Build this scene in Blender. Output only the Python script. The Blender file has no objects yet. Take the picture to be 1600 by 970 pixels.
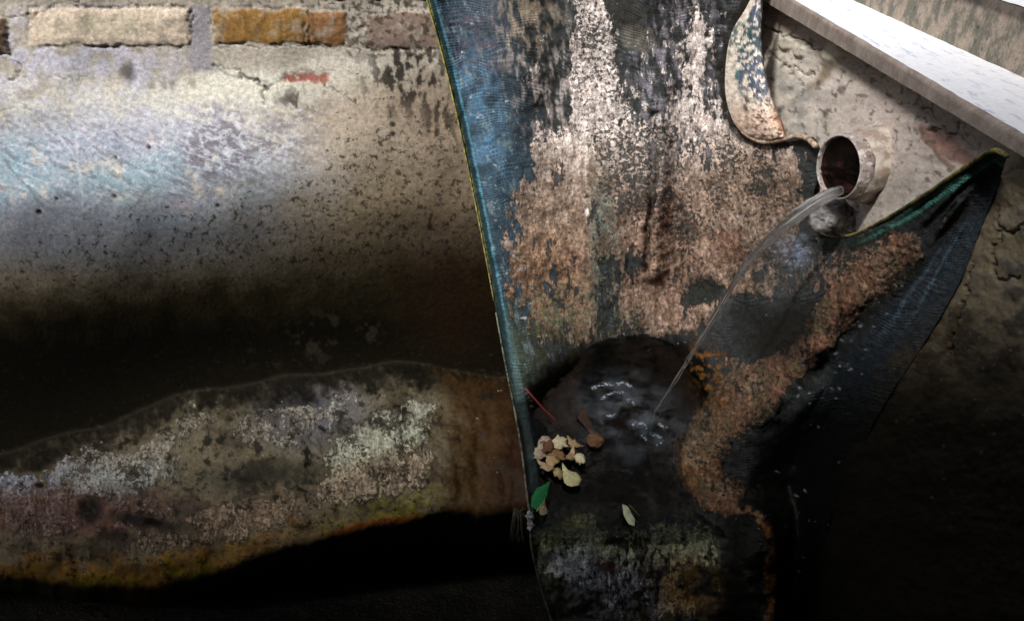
import bpy, bmesh, math, random
import numpy as np
from mathutils import Vector

# ------------------------------------------------------------------ camera, sky, sun, exposure
scene = bpy.context.scene
COL = scene.collection
CX, CY, CZ = 0.0, -1.10, 1.50
PITCH, YAW, FPX = math.radians(30.0), math.radians(5.6), 1155.0
cam_d = bpy.data.cameras.new("camera")
cam_d.sensor_width = 36.0
cam_d.lens = FPX / 1600.0 * 36.0
cam_d.clip_start = 0.01
cam_d.clip_end = 500.0
cam = bpy.data.objects.new("camera", cam_d)
COL.objects.link(cam)
cam.location = (CX, CY, CZ)
cam.rotation_euler = (math.radians(90) - PITCH, 0, YAW)
scene.camera = cam

SUN_DIR = Vector((-0.50, -0.62, 0.86)).normalized()      # towards the light
el = math.asin(SUN_DIR.z)
az = math.atan2(SUN_DIR.x, SUN_DIR.y)
world = bpy.data.worlds.new("World")
scene.world = world
world.use_nodes = True
wn = world.node_tree
sky = wn.nodes.new("ShaderNodeTexSky")
sky.sky_type = 'NISHITA'
sky.sun_disc = False
sky.sun_elevation = el
sky.sun_rotation = az
sky.air_density = 1.0
sky.dust_density = 4.0
bg = wn.nodes["Background"]
bg.inputs[1].default_value = 0.055
wn.links.new(sky.outputs[0], bg.inputs[0])
sun_d = bpy.data.lights.new("sun", 'SUN')
sun_d.energy = 4.3
sun_d.angle = math.radians(10)
sun_d.color = (1.0, 0.985, 0.96)
sun = bpy.data.objects.new("sun", sun_d)
COL.objects.link(sun)
sun.rotation_euler = SUN_DIR.to_track_quat('Z', 'Y').to_euler()
scene.view_settings.view_transform = 'Standard'
scene.view_settings.look = 'None'
scene.view_settings.exposure = 0.30
scene.view_settings.gamma = 1.0
scene.view_settings.use_curve_mapping = False
scene.cycles.max_bounces = 8
scene.cycles.transmission_bounces = 6

# ------------------------------------------------------------------ helpers: rays, noise, paint
cp, sp, cy_, sy_ = math.cos(PITCH), math.sin(PITCH), math.cos(YAW), math.sin(YAW)
def ray(px, py):
    a = np.asarray(px, float) - 800.0
    b = 485.0 - np.asarray(py, float)
    fw = FPX * cp + b * sp
    up = b * cp - FPX * sp
    return a * cy_ - fw * sy_, a * sy_ + fw * cy_, up
def at_d(px, py, D):                      # point at forward distance D (along world y) from the camera
    rx, ry, rz = ray(px, py)
    t = D / ry
    return CX + rx * t, CY + D + 0 * t, CZ + rz * t
def at_z(px, py, z):
    rx, ry, rz = ray(px, py)
    t = (z - CZ) / rz
    return CX + rx * t, CY + ry * t, CZ + rz * t
def at_x(px, py, x):
    rx, ry, rz = ray(px, py)
    t = (x - CX) / rx
    return CX + rx * t, CY + ry * t, CZ + rz * t

def S(r, g, b):
    v = np.array([r, g, b], float) / 255.0
    return np.where(v <= 0.04045, v / 12.92, ((v + 0.055) / 1.055) ** 2.4)
def _h(ix, iy, seed):
    n = (ix.astype(np.int64) * 374761393 + iy.astype(np.int64) * 668265263 + seed * 1442695041) & 0xFFFFFFFF
    n = ((n ^ (n >> 13)) * 1274126177) & 0xFFFFFFFF
    n = (n ^ (n >> 16)) & 0xFFFFFFFF
    return n / 4294967295.0
def vn(x, y, seed=0):
    ix, iy = np.floor(x), np.floor(y)
    fx, fy = x - ix, y - iy
    ix = ix.astype(np.int64); iy = iy.astype(np.int64)
    g = []
    for dx in (0, 1):
        for dy in (0, 1):
            a = _h(ix + dx, iy + dy, seed) * 2 * np.pi
            g.append(np.cos(a) * (fx - dx) + np.sin(a) * (fy - dy))
    u = fx * fx * fx * (fx * (fx * 6 - 15) + 10)
    v = fy * fy * fy * (fy * (fy * 6 - 15) + 10)
    a = g[0] * (1 - v) + g[1] * v
    b = g[2] * (1 - v) + g[3] * v
    return (a * (1 - u) + b * u) * 1.5
def fbm(x, y, scale, octv=4, seed=0, gain=0.5, sx=1.0, sy=1.0):
    x = x / (scale * sx); y = y / (scale * sy)
    r = 0; amp = 1.0; tot = 0
    for o in range(octv):
        r = r + amp * vn(x + 17.3 * o, y - 9.1 * o, seed + 31 * o)
        tot += amp; amp *= gain; x = x * 2.03; y = y * 2.03
    return r / tot * 1.6
def worley(x, y, scale, seed=0):
    x = x / scale; y = y / scale
    ix, iy = np.floor(x).astype(np.int64), np.floor(y).astype(np.int64)
    f1 = np.full(x.shape, 9.0); f2 = np.full(x.shape, 9.0)
    for dx in (-1, 0, 1):
        for dy in (-1, 0, 1):
            cx = ix + dx + _h(ix + dx, iy + dy, seed)
            cy = iy + dy + _h(ix + dx, iy + dy, seed + 7)
            d = np.hypot(x - cx, y - cy)
            f2 = np.minimum(f2, np.maximum(d, f1)); f1 = np.minimum(f1, d)
    return f1, f2
def sm(a, b, x):
    t = np.clip((x - a) / (b - a), 0, 1)
    return t * t * (3 - 2 * t)
def mix(c, col, m):
    m = np.clip(m, 0, 1)[..., None]
    return c * (1 - m) + np.asarray(col) * m
def blob(X, Y, cx, cy, rx, ry, ang=0, soft=0.35):
    a = math.radians(ang)
    dx, dy = X - cx, Y - cy
    u = (dx * math.cos(a) + dy * math.sin(a)) / rx
    v = (-dx * math.sin(a) + dy * math.cos(a)) / ry
    return sm(1 + soft, 1 - soft, np.hypot(u, v))
def box(X, Y, x0, y0, x1, y1, s=3.0):
    return sm(x0 - s, x0 + s, X) * sm(x1 + s, x1 - s, X) * sm(y0 - s, y0 + s, Y) * sm(y1 + s, y1 - s, Y)
def dline(X, Y, pts):
    d = np.full(X.shape, 1e9)
    for (x0, y0), (x1, y1) in zip(pts[:-1], pts[1:]):
        vx, vy = x1 - x0, y1 - y0
        t = np.clip(((X - x0) * vx + (Y - y0) * vy) / (vx * vx + vy * vy + 1e-9), 0, 1)
        d = np.minimum(d, np.hypot(X - x0 - t * vx, Y - y0 - t * vy))
    return d
def line(X, Y, pts, w):
    return sm(w * 1.3, w * 0.3, dline(X, Y, pts))
def inside(X, Y, poly):
    r = np.zeros(X.shape, bool)
    n = len(poly)
    for i in range(n):
        x0, y0 = poly[i]; x1, y1 = poly[(i + 1) % n]
        c = ((y0 > Y) != (y1 > Y)) & (X < (x1 - x0) * (Y - y0) / (y1 - y0 + 1e-12) + x0)
        r ^= c
    return r
def tps(pts, X, Y):
    P = np.array(pts, float); n = len(P)
    sc = 400.0
    p = P[:, :2] / sc
    def U(r2):
        return np.where(r2 < 1e-12, 0, 0.5 * r2 * np.log(np.maximum(r2, 1e-12)))
    r2 = ((p[:, None] - p[None]) ** 2).sum(-1)
    A = np.zeros((n + 3, n + 3))
    A[:n, :n] = U(r2) + np.eye(n) * 0.002
    A[:n, n] = 1; A[:n, n + 1:] = p; A[n, :n] = 1; A[n + 1:, :n] = p.T
    w = np.linalg.solve(A, np.r_[P[:, 2], 0, 0, 0])
    x = X / sc; y = Y / sc
    out = w[n] + w[n + 1] * x + w[n + 2] * y
    for i in range(n):
        out = out + w[i] * U((x - p[i, 0]) ** 2 + (y - p[i, 1]) ** 2)
    return out

def catmull(pts, n=8):
    P = [np.array(p, float) for p in pts]
    P = [2 * P[0] - P[1]] + P + [2 * P[-1] - P[-2]]
    out = []
    for i in range(1, len(P) - 2):
        for k in range(n):
            t = k / n
            out.append(0.5 * ((2 * P[i]) + (-P[i - 1] + P[i + 1]) * t + (2 * P[i - 1] - 5 * P[i] + 4 * P[i + 1] - P[i + 2]) * t * t
                              + (-P[i - 1] + 3 * P[i] - 3 * P[i + 1] + P[i + 2]) * t ** 3))
    out.append(P[-2])
    return out

# ------------------------------------------------------------------ mesh builders
def tag(o, label=None, cat=None, group=None, kind=None):
    if label: o['label'] = label
    if cat: o['category'] = cat
    if group: o['group'] = group
    if kind: o['kind'] = kind
    return o
def empty(name, loc):
    o = bpy.data.objects.new(name, None); COL.objects.link(o); o.location = loc
    o.empty_display_size = 0.02
    return o
def link(name, me, mat, parent=None, smooth=True):
    o = bpy.data.objects.new(name, me); COL.objects.link(o)
    if mat: me.materials.append(mat)
    if smooth:
        me.polygons.foreach_set('use_smooth', np.ones(len(me.polygons), bool))
    if parent:
        o.parent = parent
        o.matrix_parent_inverse = __import__('mathutils').Matrix.Translation(-parent.location)
    me.update()
    return o
def grid_normals(P):
    du = np.gradient(P, axis=1); dv = np.gradient(P, axis=0)
    n = np.cross(dv, du)
    n /= np.linalg.norm(n, axis=-1, keepdims=True) + 1e-12
    c = np.array([CX, CY, CZ]) - P
    s = np.sign((n * c).sum(-1, keepdims=True)); s[s == 0] = 1
    return n * s
def grid_mesh(name, P, keep=None, attrs=None, uv=None):
    """P (ny, nx, 3). keep: (ny-1, nx-1) bool of cells."""
    ny, nx = P.shape[:2]
    idx = np.arange(ny * nx).reshape(ny, nx)
    q = np.stack([idx[:-1, :-1], idx[1:, :-1], idx[1:, 1:], idx[:-1, 1:]], -1)
    if keep is not None: q = q[keep]
    q = q.reshape(-1, 4)
    used, inv = np.unique(q, return_inverse=True)
    q = inv.reshape(-1, 4)
    V = P.reshape(-1, 3)[used]
    me = bpy.data.meshes.new(name)
    me.vertices.add(len(V)); me.vertices.foreach_set('co', V.astype(np.float32).ravel())
    me.loops.add(q.size); me.loops.foreach_set('vertex_index', q.astype(np.int32).ravel())
    me.polygons.add(len(q)); me.polygons.foreach_set('loop_start', np.arange(0, q.size, 4, dtype=np.int32))
    try: me.polygons.foreach_set('loop_total', np.full(len(q), 4, np.int32))
    except Exception: pass
    me.update(calc_edges=True); me.validate()
    for k, a in (attrs or {}).items():
        if a.ndim == 3:
            at = me.attributes.new(k, 'FLOAT_COLOR', 'POINT')
            q3 = a.reshape(-1, 3)[used]; lum = (q3 @ np.array([.25, .65, .10]))[:, None]
            v = np.ones((len(V), 4), np.float32); v[:, :3] = np.clip(lum + (q3 - lum) * 1.08, 0, 1)
            at.data.foreach_set('color', v.ravel())
        else:
            at = me.attributes.new(k, 'FLOAT', 'POINT')
            at.data.foreach_set('value', a.reshape(-1)[used].astype(np.float32))
    for k, a in (uv or {}).items():
        at = me.attributes.new(k, 'FLOAT_VECTOR', 'POINT')
        v = np.zeros((len(V), 3), np.float32); v[:, :2] = a.reshape(-1, 2)[used]
        at.data.foreach_set('vector', v.ravel())
    return me
def axis(lo, a, b, hi, step, far):
    return np.r_[np.arange(lo, a, far), np.arange(a, b, step), np.arange(b, hi + 1, far)].astype(float)
def tube_mesh(name, pts, rad, seg=12, cap=True, flat=None):
    """round tube through world points; rad scalar or list; flat: (w, h) multipliers"""
    bm = bmesh.new(); rings = []
    P = [Vector(p) for p in pts]; n = len(P)
    ref = Vector((0, 0, 1))
    for i in range(n):
        T = (P[min(i + 1, n - 1)] - P[max(i - 1, 0)]).normalized()
        A = T.cross(ref)
        if A.length < 1e-3: A = T.cross(Vector((1, 0, 0)))
        A.normalize(); B = T.cross(A).normalized()
        r = rad[i] if hasattr(rad, '__len__') else rad
        fw, fh = flat if flat else (1, 1)
        rings.append([bm.verts.new(P[i] + A * math.cos(2 * math.pi * k / seg) * r * fw + B * math.sin(2 * math.pi * k / seg) * r * fh) for k in range(seg)])
    for i in range(n - 1):
        for k in range(seg):
            bm.faces.new((rings[i][k], rings[i][(k + 1) % seg], rings[i + 1][(k + 1) % seg], rings[i + 1][k]))
    if cap:
        bm.faces.new(rings[0][::-1]); bm.faces.new(rings[-1])
    bmesh.ops.recalc_face_normals(bm, faces=bm.faces)
    me = bpy.data.meshes.new(name); bm.to_mesh(me); bm.free()
    return me

# ------------------------------------------------------------------ materials
class N:
    def __init__(s, name):
        s.m = bpy.data.materials.new(name); s.m.use_nodes = True
        s.t = s.m.node_tree; s.b = s.t.nodes['Principled BSDF']
    def n(s, typ, **kw):
        x = s.t.nodes.new(typ)
        for k, v in kw.items():
            if k.startswith('i_'):
                key = k[2:]
                x.inputs[int(key) if key.isdigit() else key.replace('_', ' ')].default_value = v
            else: setattr(x, k, v)
        return x
    def l(s, a, b): s.t.links.new(a, b)
    def math(s, op, a, b=None, c=None):
        x = s.n('ShaderNodeMath', operation=op)
        for i, v in enumerate((a, b, c)):
            if v is None: continue
            if isinstance(v, (int, float)): x.inputs[i].default_value = v
            else: s.l(v, x.inputs[i])
        return x.outputs[0]
    def noise(s, scale, detail=4, rough=0.6, vec=None):
        x = s.n('ShaderNodeTexNoise', i_Scale=scale, i_Detail=detail, i_Roughness=rough)
        if vec is None:
            tc = s.n('ShaderNodeNewGeometry'); vec = tc.outputs['Position']
        s.l(vec, x.inputs['Vector'])
        return x.outputs['Fac']
    def ramp(s, fac, a, b, va=0.0, vb=1.0):
        x = s.n('ShaderNodeMapRange', i_1=a, i_2=b, i_3=va, i_4=vb); x.interpolation_type = 'SMOOTHSTEP'
        s.l(fac, x.inputs[0]); return x.outputs[0]
    def mixc(s, f, a, b, blend='MIX'):
        x = s.n('ShaderNodeMix', data_type='RGBA', blend_type=blend)
        for i, v in ((0, f), (6, a), (7, b)):
            if isinstance(v, (int, float)): x.inputs[i].default_value = v
            elif isinstance(v, (tuple, list)): x.inputs[i].default_value = (*v[:3], 1)
            else: s.l(v, x.inputs[i])
        return x.outputs[2]
    def scalec(s, col, fac):
        x = s.n('ShaderNodeVectorMath', operation='SCALE')
        if isinstance(col, (tuple, list, np.ndarray)): x.inputs[0].default_value = tuple(col[:3])
        else: s.l(col, x.inputs[0])
        s.l(fac, x.inputs['Scale']); return x.outputs[0]
    def bump(s, h, strength, dist, prev=None):
        x = s.n('ShaderNodeBump', i_Strength=strength, i_Distance=dist)
        s.l(h, x.inputs['Height'])
        if prev is not None: s.l(prev, x.inputs['Normal'])
        return x.outputs[0]

def mat_encrusted(name, grain=700, var=0.35, bump_d=0.0012, weave=False, spec=0.12, crust=False, specks=True, sand=1.0):
    """surface whose stain colours come from the mesh's own attributes; the ragged fine edges, specks and grain are procedural"""
    k = N(name)
    a = k.n('ShaderNodeAttribute', attribute_name='albedo')
    r = k.n('ShaderNodeAttribute', attribute_name='gloss')
    pc = k.n('ShaderNodeAttribute', attribute_name='pc').outputs['Vector']
    n1 = k.noise(grain, 5, 0.7); n2 = k.noise(grain * 0.28, 4, 0.65)
    f = k.math('ADD', k.ramp(n1, 0.3, 0.7, -var, var), k.ramp(n2, 0.3, 0.7, 1 - var * 0.5, 1 + var * 0.5))
    col = a.outputs['Color']
    h = None
    if weave:
        wu = k.n('ShaderNodeAttribute', attribute_name='weave_uv')
        wm = k.n('ShaderNodeAttribute', attribute_name='weave').outputs['Fac']
        w1 = k.n('ShaderNodeTexWave', wave_type='BANDS', bands_direction='Y', i_Scale=1.0, i_Distortion=1.2, i_Detail=1.0)
        w1.inputs['Detail Scale'].default_value = 0.6
        w2 = k.n('ShaderNodeTexWave', wave_type='BANDS', bands_direction='X', i_Scale=1.35, i_Distortion=1.0, i_Detail=1.0)
        k.l(wu.outputs['Vector'], w1.inputs['Vector']); k.l(wu.outputs['Vector'], w2.inputs['Vector'])
        wv = k.math('MAXIMUM', w1.outputs['Fac'], k.math('MULTIPLY', w2.outputs['Fac'], 0.7))
        patch = k.ramp(k.noise(.35, 3, .6, pc), .40, .62)
        wm = k.math('MULTIPLY', wm, patch)
    nrm = None
    if crust:
        T = k.n('ShaderNodeAttribute', attribute_name='crust').outputs['Fac']
        cc = k.n('ShaderNodeAttribute', attribute_name='crust_col').outputs['Color']
        hd = k.n('ShaderNodeAttribute', attribute_name='holes').outputs['Fac']
        mp = k.n('ShaderNodeMapping'); mp.inputs['Scale'].default_value = (1.15, .48, 1); k.l(pc, mp.inputs[0])
        na = k.noise(.30, 9, .68, mp.outputs[0]); nb = k.noise(1.5, 6, .7, mp.outputs[0]); nc = k.noise(2.2, 5, .72, pc)
        nn = k.math('ADD', k.math('MULTIPLY', na, .62), k.math('MULTIPLY', nb, .38))
        th = k.math('SUBTRACT', nn, k.math('SUBTRACT', .5, k.math('MULTIPLY', k.math('MINIMUM', T, .60), .135)))
        cm = k.ramp(th, -.014, .026)
        # pits
        big = k.noise(.9, 5, .6, mp.outputs[0])
        nc = k.math('ADD', k.math('MULTIPLY', nc, .72), k.math('MULTIPLY', big, .28))
        pit = k.ramp(k.math('ADD', k.math('SUBTRACT', nc, .64), k.math('MULTIPLY', hd, .13)), 0.0, .025)
        cm = k.math('MULTIPLY', cm, k.math('SUBTRACT', 1.0, k.math('MULTIPLY', pit, .93)))
        cc = k.mixc(k.ramp(nb, .54, .36, 0, .62), cc, (.10, .06, .04))
        g = k.noise(3.0, 5, .75, pc)
        cc = k.scalec(cc, k.ramp(g, .36, .64, .62, 1.34))
        cc = k.scalec(cc, k.ramp(big, .36, .62, .68, 1.22))
        if weave:
            fac = k.math('ADD', k.math('MULTIPLY', k.math('MULTIPLY', wv, wm), 1.3), k.math('SUBTRACT', 1.0, k.math('MULTIPLY', wm, 0.55)))
            col = k.scalec(col, fac)
        col = k.mixc(cm, col, cc)
        h = k.math('MULTIPLY', cm, k.ramp(nb, .3, .7, .6, 1.4))
    if specks:
        sd = k.n('ShaderNodeAttribute', attribute_name='speck').outputs['Fac']
        fl = k.n('ShaderNodeAttribute', attribute_name='fleck').outputs['Fac']
        s1 = k.noise(1.05, 7, .70, pc); s2 = k.noise(2.6, 5, .7, pc)
        ss = k.math('ADD', k.math('MULTIPLY', s1, .65), k.math('MULTIPLY', s2, .35))
        m = k.ramp(k.math('ADD', k.math('SUBTRACT', ss, .640), k.math('MULTIPLY', sd, .145)), 0, .05)
        col = k.mixc(k.math('MULTIPLY', m, .82), col, (.022, .018, .012))
        mp2 = k.n('ShaderNodeMapping'); mp2.inputs['Scale'].default_value = (.8, 1.3, 1); mp2.inputs['Rotation'].default_value = (0, 0, .35); k.l(pc, mp2.inputs[0])
        s3 = k.noise(1.0, 8, .72, mp2.outputs[0])
        m2 = k.ramp(k.math('ADD', k.math('SUBTRACT', s3, .70), k.math('MULTIPLY', fl, .22)), 0, .035)
        col = k.mixc(k.math('MULTIPLY', m2, .7), col, k.scalec(k.mixc(.6, a.outputs['Color'], (.62, .62, .66)), k.math('ADD', 1.0, 0.0)))
    sg = k.noise(1.9, 7, .74, pc)
    col = k.scalec(col, k.ramp(sg, .36, .64, 1 - .34 * sand, 1 + .26 * sand))
    col = k.scalec(col, f)
    nrm = k.bump(sg, .35 * sand, .0008)
    nrm = k.bump(n2, 0.35, bump_d * 1.4, nrm)
    nrm = k.bump(n1, 0.45, bump_d * .7, nrm)
    if weave: nrm = k.bump(k.math('MULTIPLY', wv, wm), .5, .0009, nrm)
    if h is not None: nrm = k.bump(h, 1.0, .0022, nrm)
    k.l(col, k.b.inputs['Base Color'])
    k.l(k.ramp(r.outputs['Fac'], 0, 1, 0.85, 0.22), k.b.inputs['Roughness'])
    k.b.inputs['Specular IOR Level'].default_value = spec
    k.l(nrm, k.b.inputs['Normal'])
    return k.m
def mat_plain(name, col, rough=0.7, var=0.3, scale=200, bump_d=0.0005, spec=0.4, col2=None, sss=0):
    k = N(name)
    n1 = k.noise(scale, 5, 0.65); n2 = k.noise(scale * 0.2, 3, 0.6)
    base = tuple(col)
    if col2 is not None:
        c = k.mixc(k.ramp(n2, 0.4, 0.6), tuple(col), tuple(col2))
    else:
        c = k.mixc(0.0, base, base)
    c = k.scalec(c, k.ramp(n1, 0.25, 0.75, 1 - var, 1 + var))
    k.l(c, k.b.inputs['Base Color'])
    k.b.inputs['Roughness'].default_value = rough
    k.b.inputs['Specular IOR Level'].default_value = spec
    k.l(k.bump(n1, 0.6, bump_d), k.b.inputs['Normal'])
    return k.m

M_WALL = mat_encrusted('stained_plaster', 650, 0.12, 0.0006, crust=True, sand=.8)
M_CLOTH = mat_encrusted('encrusted_fabric', 800, 0.22, 0.0008, weave=True, spec=0.20, crust=True)
M_FLAP = mat_encrusted('limed_fold', 800, 0.18, 0.0006, weave=True, spec=0.3)
M_SIDE = mat_encrusted('side_plaster', 700, 0.08, 0.0004, sand=.45)

# ------------------------------------------------------------------ back wall with brick courses, bulging skirt and lower ledge
def hump_top(X):
    return np.interp(X, [-400, 0, 150, 300, 400, 500, 580, 650, 760, 900, 1300], [790, 712, 668, 618, 598, 588, 578, 570, 590, 610, 640])
def hump_top_s(X):
    return np.interp(X, np.linspace(-420, 1300, 200), np.convolve(np.pad(hump_top(np.linspace(-420, 1300, 200)), 15, mode='edge'), np.ones(31) / 31, mode='valid'))
def hump_bot(X):
    return np.interp(X, [-400, 0, 130, 250, 330, 400, 500, 620, 700, 800, 1300], [940, 908, 922, 922, 902, 880, 846, 822, 806, 806, 830])
xs = axis(-420, -4, 836, 1300, 2.0, 12.0)
ys = axis(-280, -4, 976, 1240, 2.0, 12.0)
X, Y = np.meshgrid(xs, ys)
yt = hump_top(X) + 7 * fbm(X, 0 * Y, 110, 2, 5) 
yb = hump_bot(X) + 7 * fbm(X, 0 * Y, 90, 3, 6) + 2.5 * fbm(X, 0 * Y, 24, 2, 8)
w = Y / yt
v = (Y - yt) / (yb - yt)
_wt = np.linspace(-1.2, 1.2, 1201)
_dt = np.interp(_wt, [-1, 0, 0.2, 0.30, 0.42, 0.55, 0.68, 0.80, 0.92, 1.0], [1.1, 1.1, 1.1, 1.08, 1.045, 1.04, 1.075, 1.14, 1.20, 1.21])
_k = np.exp(-np.linspace(-2.5, 2.5, 141) ** 2); _dt = np.convolve(np.pad(_dt, 70, mode='edge'), _k / _k.sum(), mode='valid')
D_up = np.interp(Y / hump_top_s(X), _wt, _dt) + .008 * fbm(X, Y, 170, 2, 15) * sm(.75, .5, w)
D_lo = .012 * fbm(X, Y, 70, 3, 17) * sm(.1, .3, v) * sm(1.0, .8, v) + np.interp(v, [0, 0.04, 0.14, 0.3, 0.5, 0.7, 0.85, 0.95, 1.0, 1.06, 1.15, 1.4, 3.0], [1.20, 1.16, 1.09, 1.03, 0.965, 0.915, 0.885, 0.875, 0.88, 0.95, 1.10, 1.24, 1.24])
D = np.where(w < 1, D_up, D_lo)
# smooth the profile a little down the rows
for _ in range(10):
    D[1:-1] = 0.25 * D[:-2] + 0.5 * D[1:-1] + 0.25 * D[2:]
P = np.stack(at_d(X, Y, D), -1)

Xw = X + 5 * fbm(X, Y, 30, 3, 11); Yw = Y + 4 * fbm(X, Y, 30, 3, 12)
n40 = fbm(X, Y, 40, 5, 1); n12 = fbm(X, Y, 12, 4, 2); n90 = fbm(X, Y, 110, 4, 3); n5 = fbm(X, Y, 5, 3, 4, 0.6)
stk = fbm(X, Y, 14, 4, 21, sx=1.0, sy=2.4)
sc0 = fbm(X * .94 + Y * .34, -X * .34 + Y * .94, 16, 5, 34, .6, sx=2.2, sy=.8)
C = np.zeros(X.shape + (3,)) + S(176, 168, 156)
C = mix(C, S(200, 194, 184), sm(-0.2, 0.5, n90 + 0.2) * sm(60, 140, Y))
C = mix(C, S(196, 194, 208), blob(X, Y, 90, 150, 190, 110, 0, .6) * sm(-.4, .3, n40))
C = mix(C, S(208, 203, 192), blob(X, Y, 60, 170, 110, 50, -15, .6) * sm(-.2, .3, n40))
C = mix(C, S(206, 202, 188), blob(Xw, Yw, 360, 150, 200, 34, -8, .6))
H = (0.0008 * n40 + 0.0002 * n12) * sm(430, 330, Y)
SP = np.zeros(X.shape); FL = np.zeros(X.shape)
# old rough plaster zone near the top: mortar courses
C = mix(C, S(138, 130, 118), sm(12, -6, Y) * 0.7)
C = mix(C, S(168, 160, 148), box(Xw, Yw, 330, 78, 480, 106, 8) * .9)
C = mix(C, S(140, 134, 122), sm(.1, .5, n12) * sm(130, 60, Y) * .5)
C = mix(C, S(150, 146, 150), box(Xw, Yw, 296, 10, 330, 110, 5))
# bluish grey scraped zone, with the wall's blue-white sheen painted in
zb = blob(X, Y, 150, 300, 400, 115, 3, .5)
C = mix(C, S(138, 148, 160), zb * .92 * sm(-.9, -.1, n40 + .3 * n12))
C = mix(C, S(124, 150, 160), blob(X, Y, 250, 290, 150, 75, -10, .6) * .7 * sm(-.3, .5, n90 + n12 * .3))
C = mix(C, S(192, 188, 202), blob(X, Y, 240, 205, 170, 40, -3, .6) * .6 * sm(-.3, .2, sc0))
C = mix(C, S(96, 98, 106), blob(X, Y, 120, 260, 330, 90, 0, .6) * sm(.12, .4, sc0) * .55)
C = mix(C, S(118, 148, 156), blob(X, Y, 25, 290, 60, 70, 0, .6) * .7 * sm(-.2, .2, n12))
C = mix(C, S(104, 98, 106), blob(Xw, Yw, 345, 230, 66, 66, 30, .6) * .85 * sm(-.6, .3, n12 + n40 * .4 + .6 * sc0))
C = mix(C, S(116, 112, 120), blob(Xw, Yw, 430, 225, 110, 50, -25, .6) * .7 * sm(-.3, .3, sc0))
C = mix(C, S(118, 110, 124), blob(Xw, Yw, 85, 350, 90, 35, 10, .6) * .6)
C = mix(C, S(168, 150, 160), blob(Xw, Yw, 282, 322, 22, 9, 0, .4) * .6)
C = mix(C, S(150, 176, 188), blob(Xw, Yw, 235, 352, 42, 10, -8, .5) * .7)
# scratches and lime flecks
sc1 = fbm(X * .94 + Y * .34, -X * .34 + Y * .94, 9, 4, 33, sx=3.2, sy=.7)
C = mix(C, S(186, 188, 198), sm(.22, .42, sc1) * blob(X, Y, 260, 235, 330, 100, -5, .5) * .5)
FL = FL + blob(X, Y, 250, 215, 260, 80, 0, .6) * .55 + blob(X, Y, 420, 210, 100, 50, -20, .6) * .3 + blob(X, Y, 20, 290, 60, 60, 0, .6) * .35
for pts in ([(118, 200), (125, 280), (130, 335)], [(95, 215), (112, 240)], [(185, 205), (215, 232)], [(120, 340), (165, 300)], [(40, 285), (75, 310)], [(300, 365), (340, 350)], [(400, 260), (470, 215)], [(395, 325), (412, 342)]):
    C = mix(C, S(186, 192, 198), line(Xw, Yw, pts, 2.2) * .6)
for pts in ([(210, 320), (232, 295), (250, 280)], [(5, 250), (60, 312), (90, 335)], [(140, 345), (200, 322), (240, 310)], [(320, 108), (420, 130)]):
    C = mix(C, S(96, 100, 108), line(Xw, Yw, pts, 2.5) * .5)
# warm grey, speckled right part
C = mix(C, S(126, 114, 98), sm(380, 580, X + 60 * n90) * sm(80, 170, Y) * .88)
C = mix(C, S(150, 138, 124), blob(X, Y, 560, 200, 60, 50, 0, .7) * .6)
C = mix(C, S(108, 96, 76), sm(300, 420, Y + 40 * n90 + .12 * X) * .85)
C = mix(C, S(98, 104, 114), blob(X, Y, 130, 365, 270, 55, 0, .6) * .7)
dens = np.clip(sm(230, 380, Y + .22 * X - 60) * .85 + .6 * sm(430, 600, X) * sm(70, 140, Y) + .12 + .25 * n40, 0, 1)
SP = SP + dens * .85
C = mix(C, S(98, 84, 70), sm(540, 700, X + 30 * n40) * sm(60, 130, Y) * .6)  # weaker light near the cloth painted in as a darker right side
# black mould near the curtain
blk = blob(Xw, Yw, 640, 120, 70, 60, 0, .6)
C = mix(C, S(26, 22, 18), blk * sm(-.08, .22, stk + .3 * n12) * .92)
C = mix(C, S(34, 28, 24), blob(Xw, Yw, 690, 190, 22, 60, -12, .5) * sm(-.1, .2, stk) * .8)
C = mix(C, S(40, 34, 28), blob(Xw, Yw, 470, 155, 38, 16, 0, .6) * sm(0, .25, stk) * .8)
C = mix(C, S(60, 54, 46), blob(Xw, Yw, 200, 112, 12, 15, 0, .6) * .8)
for cx in (238, 254, 268, 300): C = mix(C, S(120, 112, 104), blob(Xw, Yw, cx, 132, 5, 9, 0, .5) * .5)
C = mix(C, S(30, 26, 22), sm(.3, .5, fbm(X, Y, 9, 3, 51)) * sm(300, 480, X) * sm(100, 40, Y) * .75)
# olive algae towards the wet foot, recess shade painted near-black over it
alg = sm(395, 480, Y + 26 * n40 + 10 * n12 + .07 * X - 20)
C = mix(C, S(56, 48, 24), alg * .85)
alg_shade = sm(450, 545, Y + 26 * n40 + .05 * X) * sm(70, 30, Y - yt - 10 * n12)
C = mix(C, S(15, 12, 5), alg_shade * .95)
C = mix(C, S(66, 60, 50), alg_shade * sm(.15, .5, n40 + .4 * n12) * sm(600, 540, Y) * blob(X, Y, 560, 480, 160, 60, -25, .7) * .8)
C = mix(C, S(60, 42, 28), blob(X, Y, 710, 450, 90, 80, 0, .7) * .6)
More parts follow.
